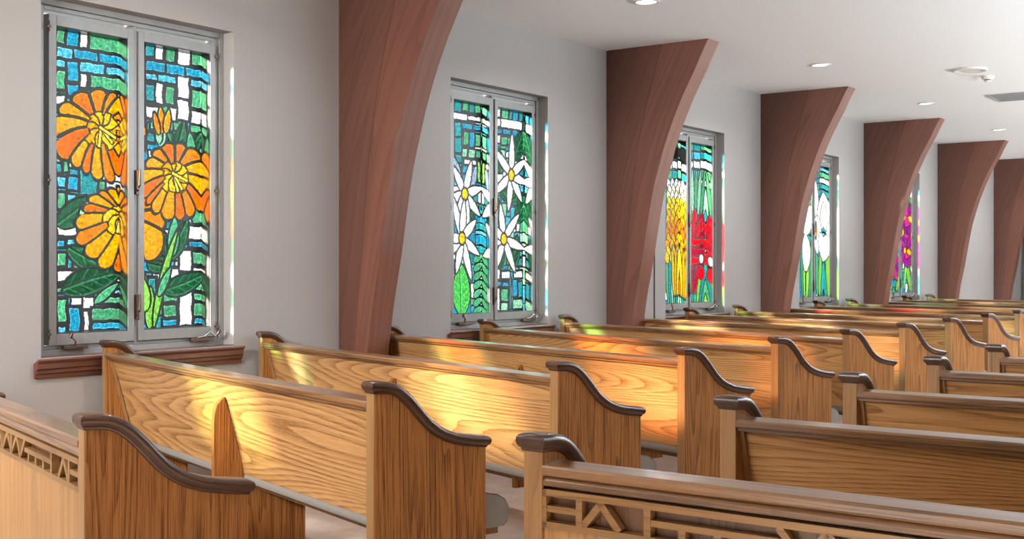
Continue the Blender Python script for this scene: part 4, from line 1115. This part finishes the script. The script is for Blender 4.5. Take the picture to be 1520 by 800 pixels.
a=make_pew(LL,True,1); place_left(a,-1); tag(a,'oak pew with openwork lattice back at the lower left, nearest the orange flower window sill','pew',GL)
b=make_pew(LL,False,1)
for i in range(14):
    p=b if i==0 else copy_tree(b)
    place_left(p,i); nm=ORD[i+1]
    if i==0: lab='plain-backed angled oak pew directly in front of the window-side lattice pew'
    elif i==13: lab='plain-backed angled oak pew furthest along the window side, beyond the purple flower window'
    else: lab='plain angled oak pew on the window side, %s in front of the lattice-backed one'%ORD[i]
    tag(p,lab,'pew',GL)
a=make_pew(LC,True,2); place_centre(a,0); tag(a,'dark oak pew with openwork lattice back on the right of the aisle','pew',GC)
b=make_pew(LC,False,2)
NC=9
for i in range(1,NC):
    p=b if i==1 else copy_tree(b)
    place_centre(p,i)
    if i==1: lab='plain-backed oak pew directly in front of the right-hand lattice pew'
    else: lab='plain straight oak pew right of the aisle, %s in front of the lattice-backed one'%ORD[i-1]
    tag(p,lab,'pew',GC)

# ------------------------------------------------------------------ ceiling fittings
def downlight(x,y,label):
    r=empty('recessed_downlight',(x,y,CEIL),label=label,cat='ceiling light',group='round recessed ceiling lamps')
    MB().lathe([(.098,-.001),(.100,-.006),(.094,-.010),(.082,-.011),(.076,-.006),(.074,-.001)],40).build('trim_ring',M['white'],r,smooth=50)
    MB().lathe([(.0745,-.0012),(.0745,-.0045),(.05,-.007),(.001,-.008)],40).build('lens',M['lamp'],r,smooth=50)
    return r
DL=[1.08,4.49,7.93,11.38,14.77,18.17,21.6]
DLAB={7.93:'round recessed ceiling lamp cut by the top of the picture, nearest the largest arch',11.38:'round recessed ceiling lamp above the yellow and red window bay',14.77:'round recessed ceiling lamp above the white lily window bay',18.17:'round recessed ceiling lamp above the purple flower window bay, smallest in view'}
def lamp(x,y,e,size=.14,col=(.97,.965,1.)):
    l=bpy.data.lights.new('downlight','AREA'); l.shape='DISK'; l.size=size; l.energy=e; l.color=col; l.spread=math.radians(SPREAD)
    o=bpy.data.objects.new('downlight_lamp',l); C.objects.link(o); o.location=(x,y,CEIL-.012); return o
for y in [-2.33]+DL:  # rearmost lamp is added unseen fill, boosted with the next for pew backs
    if y in DLAB: downlight(1.31,y,DLAB[y])
    lamp(1.31,y,LAMP_W*(2.4 if y<2 else 1.))
# added fill uplights, unseen over the nave, to brighten the ceiling
for k,y in enumerate((9.9,16.0,22.1)):
    r=empty('fill_uplight',(7.4,y,1.9),label='added unseen fill uplight trough over the nave pews',cat='ceiling light',group='added fill uplights over the nave')
    t=MB(); t.prism_y=0
    pr=[(-.10,0),(.10,0),(.13,.12),(.115,.12),(.09,.015),(-.09,.015),(-.115,.12),(-.13,.12)]; n=len(pr)
    t.add([(x,-2.6,z) for x,z in pr]+[(x,2.6,z) for x,z in pr],[(i,(i+1)%n,n+(i+1)%n,n+i) for i in range(n)]+[tuple(range(n)),tuple(range(2*n-1,n-1,-1))])
    t.build('trough',M['white'],r)
    for yy in (-2.,2.): MB().tube([(0,yy,.01),(0,yy,CEIL-1.902)],.008,8).build('rod',M['steel'],r)
    l=bpy.data.lights.new('fill_uplight_light','AREA'); l.shape='RECTANGLE'; l.size=.16; l.size_y=5.; l.energy=FILL_W; l.color=(.80,.915,1.)
    lo=bpy.data.objects.new('fill_uplight_light',l); C.objects.link(lo); lo.location=(7.4,y,2.04); lo.rotation_euler=(0,PI+math.radians(FILL_TILT),0)
# added unseen fill strip over the entrance end, brightening the pew backs
r=empty('fill_strip',(1.55,-1.2,2.62),label='added unseen fill strip light over the entrance end of the side pews',cat='ceiling light')
MB().box(-1.3,1.3,-.10,0,-.08,.08).build('housing',M['white'],r,bevel=.01)
for xx in (-1.2,1.2): MB().tube([(xx,-.05,.07),(xx,-.05,CEIL-2.622)],.008,8).build('rod',M['steel'],r)
l=bpy.data.lights.new('fill_strip_light','AREA'); l.shape='RECTANGLE'; l.size=2.5; l.size_y=.14; l.energy=FILL_STRIP_W; l.color=(1.,.985,.96)
lo=bpy.data.objects.new('fill_strip_light',l); C.objects.link(lo); lo.location=(1.55,-1.18,2.62); lo.rotation_euler=(math.radians(FILL_STRIP_A),0,math.radians(12)); l.spread=math.radians(82)
sp=empty('ceiling_speaker',(2.42,12.52,CEIL),label='large round white speaker disc in the ceiling beside the smoke detector',cat='speaker')
MB().lathe([(.165,-.001),(.168,-.008),(.160,-.018),(.148,-.021),(.140,-.016)],48).build('rim',M['white'],sp,smooth=50)
MB().lathe([(.141,-.001),(.141,-.015),(.07,-.017),(.001,-.017)],48).build('grille',M['white'],sp,smooth=50)
sm=empty('smoke_detector',(2.45,13.07,CEIL),label='small white smoke detector on the ceiling beyond the round speaker',cat='smoke detector')
MB().lathe([(.066,-.0005),(.066,-.012),(.056,-.030),(.040,-.038)],32).build('base',M['white'],sm,smooth=35)
MB().lathe([(.030,-.037),(.034,-.046)],24).build('vent_slots',M['black'],sm)
MB().lathe([(.036,-.046),(.034,-.056),(.020,-.062),(.001,-.063)],32).build('cover',M['white'],sm,smooth=35)
vg=empty('air_vent',(2.07,14.46,CEIL),label='square grey return air vent set in the ceiling',cat='air vent')
v=MB(); ring(v,0,.0,0,0,0,0,0,0,0,0) if False else None
v.box(0,.62,0,.03,-.012,-.001); v.box(0,.62,.60,.63,-.012,-.001); v.box(0,.03,.03,.60,-.012,-.001); v.box(.59,.62,.03,.60,-.012,-.001)
v.build('frame',M['grille'],vg,bevel=.002)
v=MB(); v.box(.03,.59,.03,.60,-.003,-.001)
for k in range(36): v.box(.03,.59,.035+k*.0157,.041+k*.0157,-.010,-.003)
v.build('louvers',M['grille'],vg)

# ------------------------------------------------------------------ far end: slatted screen and a black upholstered chair
ss=empty('slatted_screen',(0,25.2,0),label='black vertical slatted screen beyond the last arch',cat='screen')
MB().box(.12,2.4,.05,.10,0,2.7).build('backing_board',M['black'],ss)
v=MB()
for k in range(30): v.box(.12+k*.077,.155+k*.077,0,.05,.03,2.67)
v.box(.10,2.42,-.01,.05,2.67,2.72); v.box(.10,2.42,-.01,.05,0,.04); v.build('slats',M['darkslat'],ss)
ch=empty('upholstered_chair',(.62,24.4,0),PI,label='black round-backed chair in front of the slatted screen',cat='chair')
bk=MB(); pr=[(-.21+.02,.48)]
arc=[(.23*math.cos(t)*1.0,.86+.18*math.sin(t)) for t in [PI*k/14 for k in range(15)]]
out=[(.23,.47)]+arc+[(-.23,.47)]
vs=[(x,-.24,z) for x,z in out]+[(x,-.18,z) for x,z in out]; n=len(out)
bk.add(vs,[(i,(i+1)%n,n+(i+1)%n,n+i) for i in range(n)]+[tuple(range(n)),tuple(range(2*n-1,n-1,-1))]); bk.build('backrest',M['black'],ch,bevel=.015,segs=3)
MB().box(-.24,.24,-.20,.24,.42,.49).build('seat',M['black'],ch,bevel=.02,segs=3)
for sx in (-.2,.2):
    for sy in (-.18,.2): MB().tube([(sx,sy,.42),(sx*1.08,sy*1.08,0)],[.016,.012]).build('leg',M['steel'],ch)

# ------------------------------------------------------------------ daylight
wd=bpy.data.worlds.new('sky'); bpy.context.scene.world=wd; wd.use_nodes=True; nt=wd.node_tree
bg=nt.nodes['Background']; bg.inputs[0].default_value=(.86,.95,1.,1); bg.inputs[1].default_value=SKY
sn=bpy.data.lights.new('sun','SUN'); sn.energy=SUN; sn.angle=math.radians(SUN_A); sn.color=(1,.96,.88)
so=bpy.data.objects.new('sun',sn); C.objects.link(so)
from mathutils import Vector
d=Vector((1,SUN_K,-SUN_T*math.hypot(1,SUN_K))); so.rotation_euler=d.to_track_quat('-Z','Y').to_euler()

# ------------------------------------------------------------------ camera
cd=bpy.data.cameras.new('camera'); cam=bpy.data.objects.new('camera',cd); C.objects.link(cam)
cam.location=(5.76,0,1.30); cam.rotation_euler=(PI/2,0,math.atan(1290/1800))
cd.sensor_width=36; cd.lens=1800/1520*36; cd.shift_y=-1/1520; cd.clip_start=.05; cd.clip_end=200
s=bpy.context.scene; s.camera=cam
s.view_settings.view_transform='Standard'; s.view_settings.look='None'; s.view_settings.gamma=1; s.view_settings.use_curve_mapping=False; s.view_settings.exposure=EXPO
s.cycles.use_denoising=True; s.cycles.max_bounces=10; s.cycles.diffuse_bounces=6; s.cycles.transparent_max_bounces=16
s.cycles.caustics_reflective=False; s.cycles.caustics_refractive=False; s.cycles.sample_clamp_indirect=6
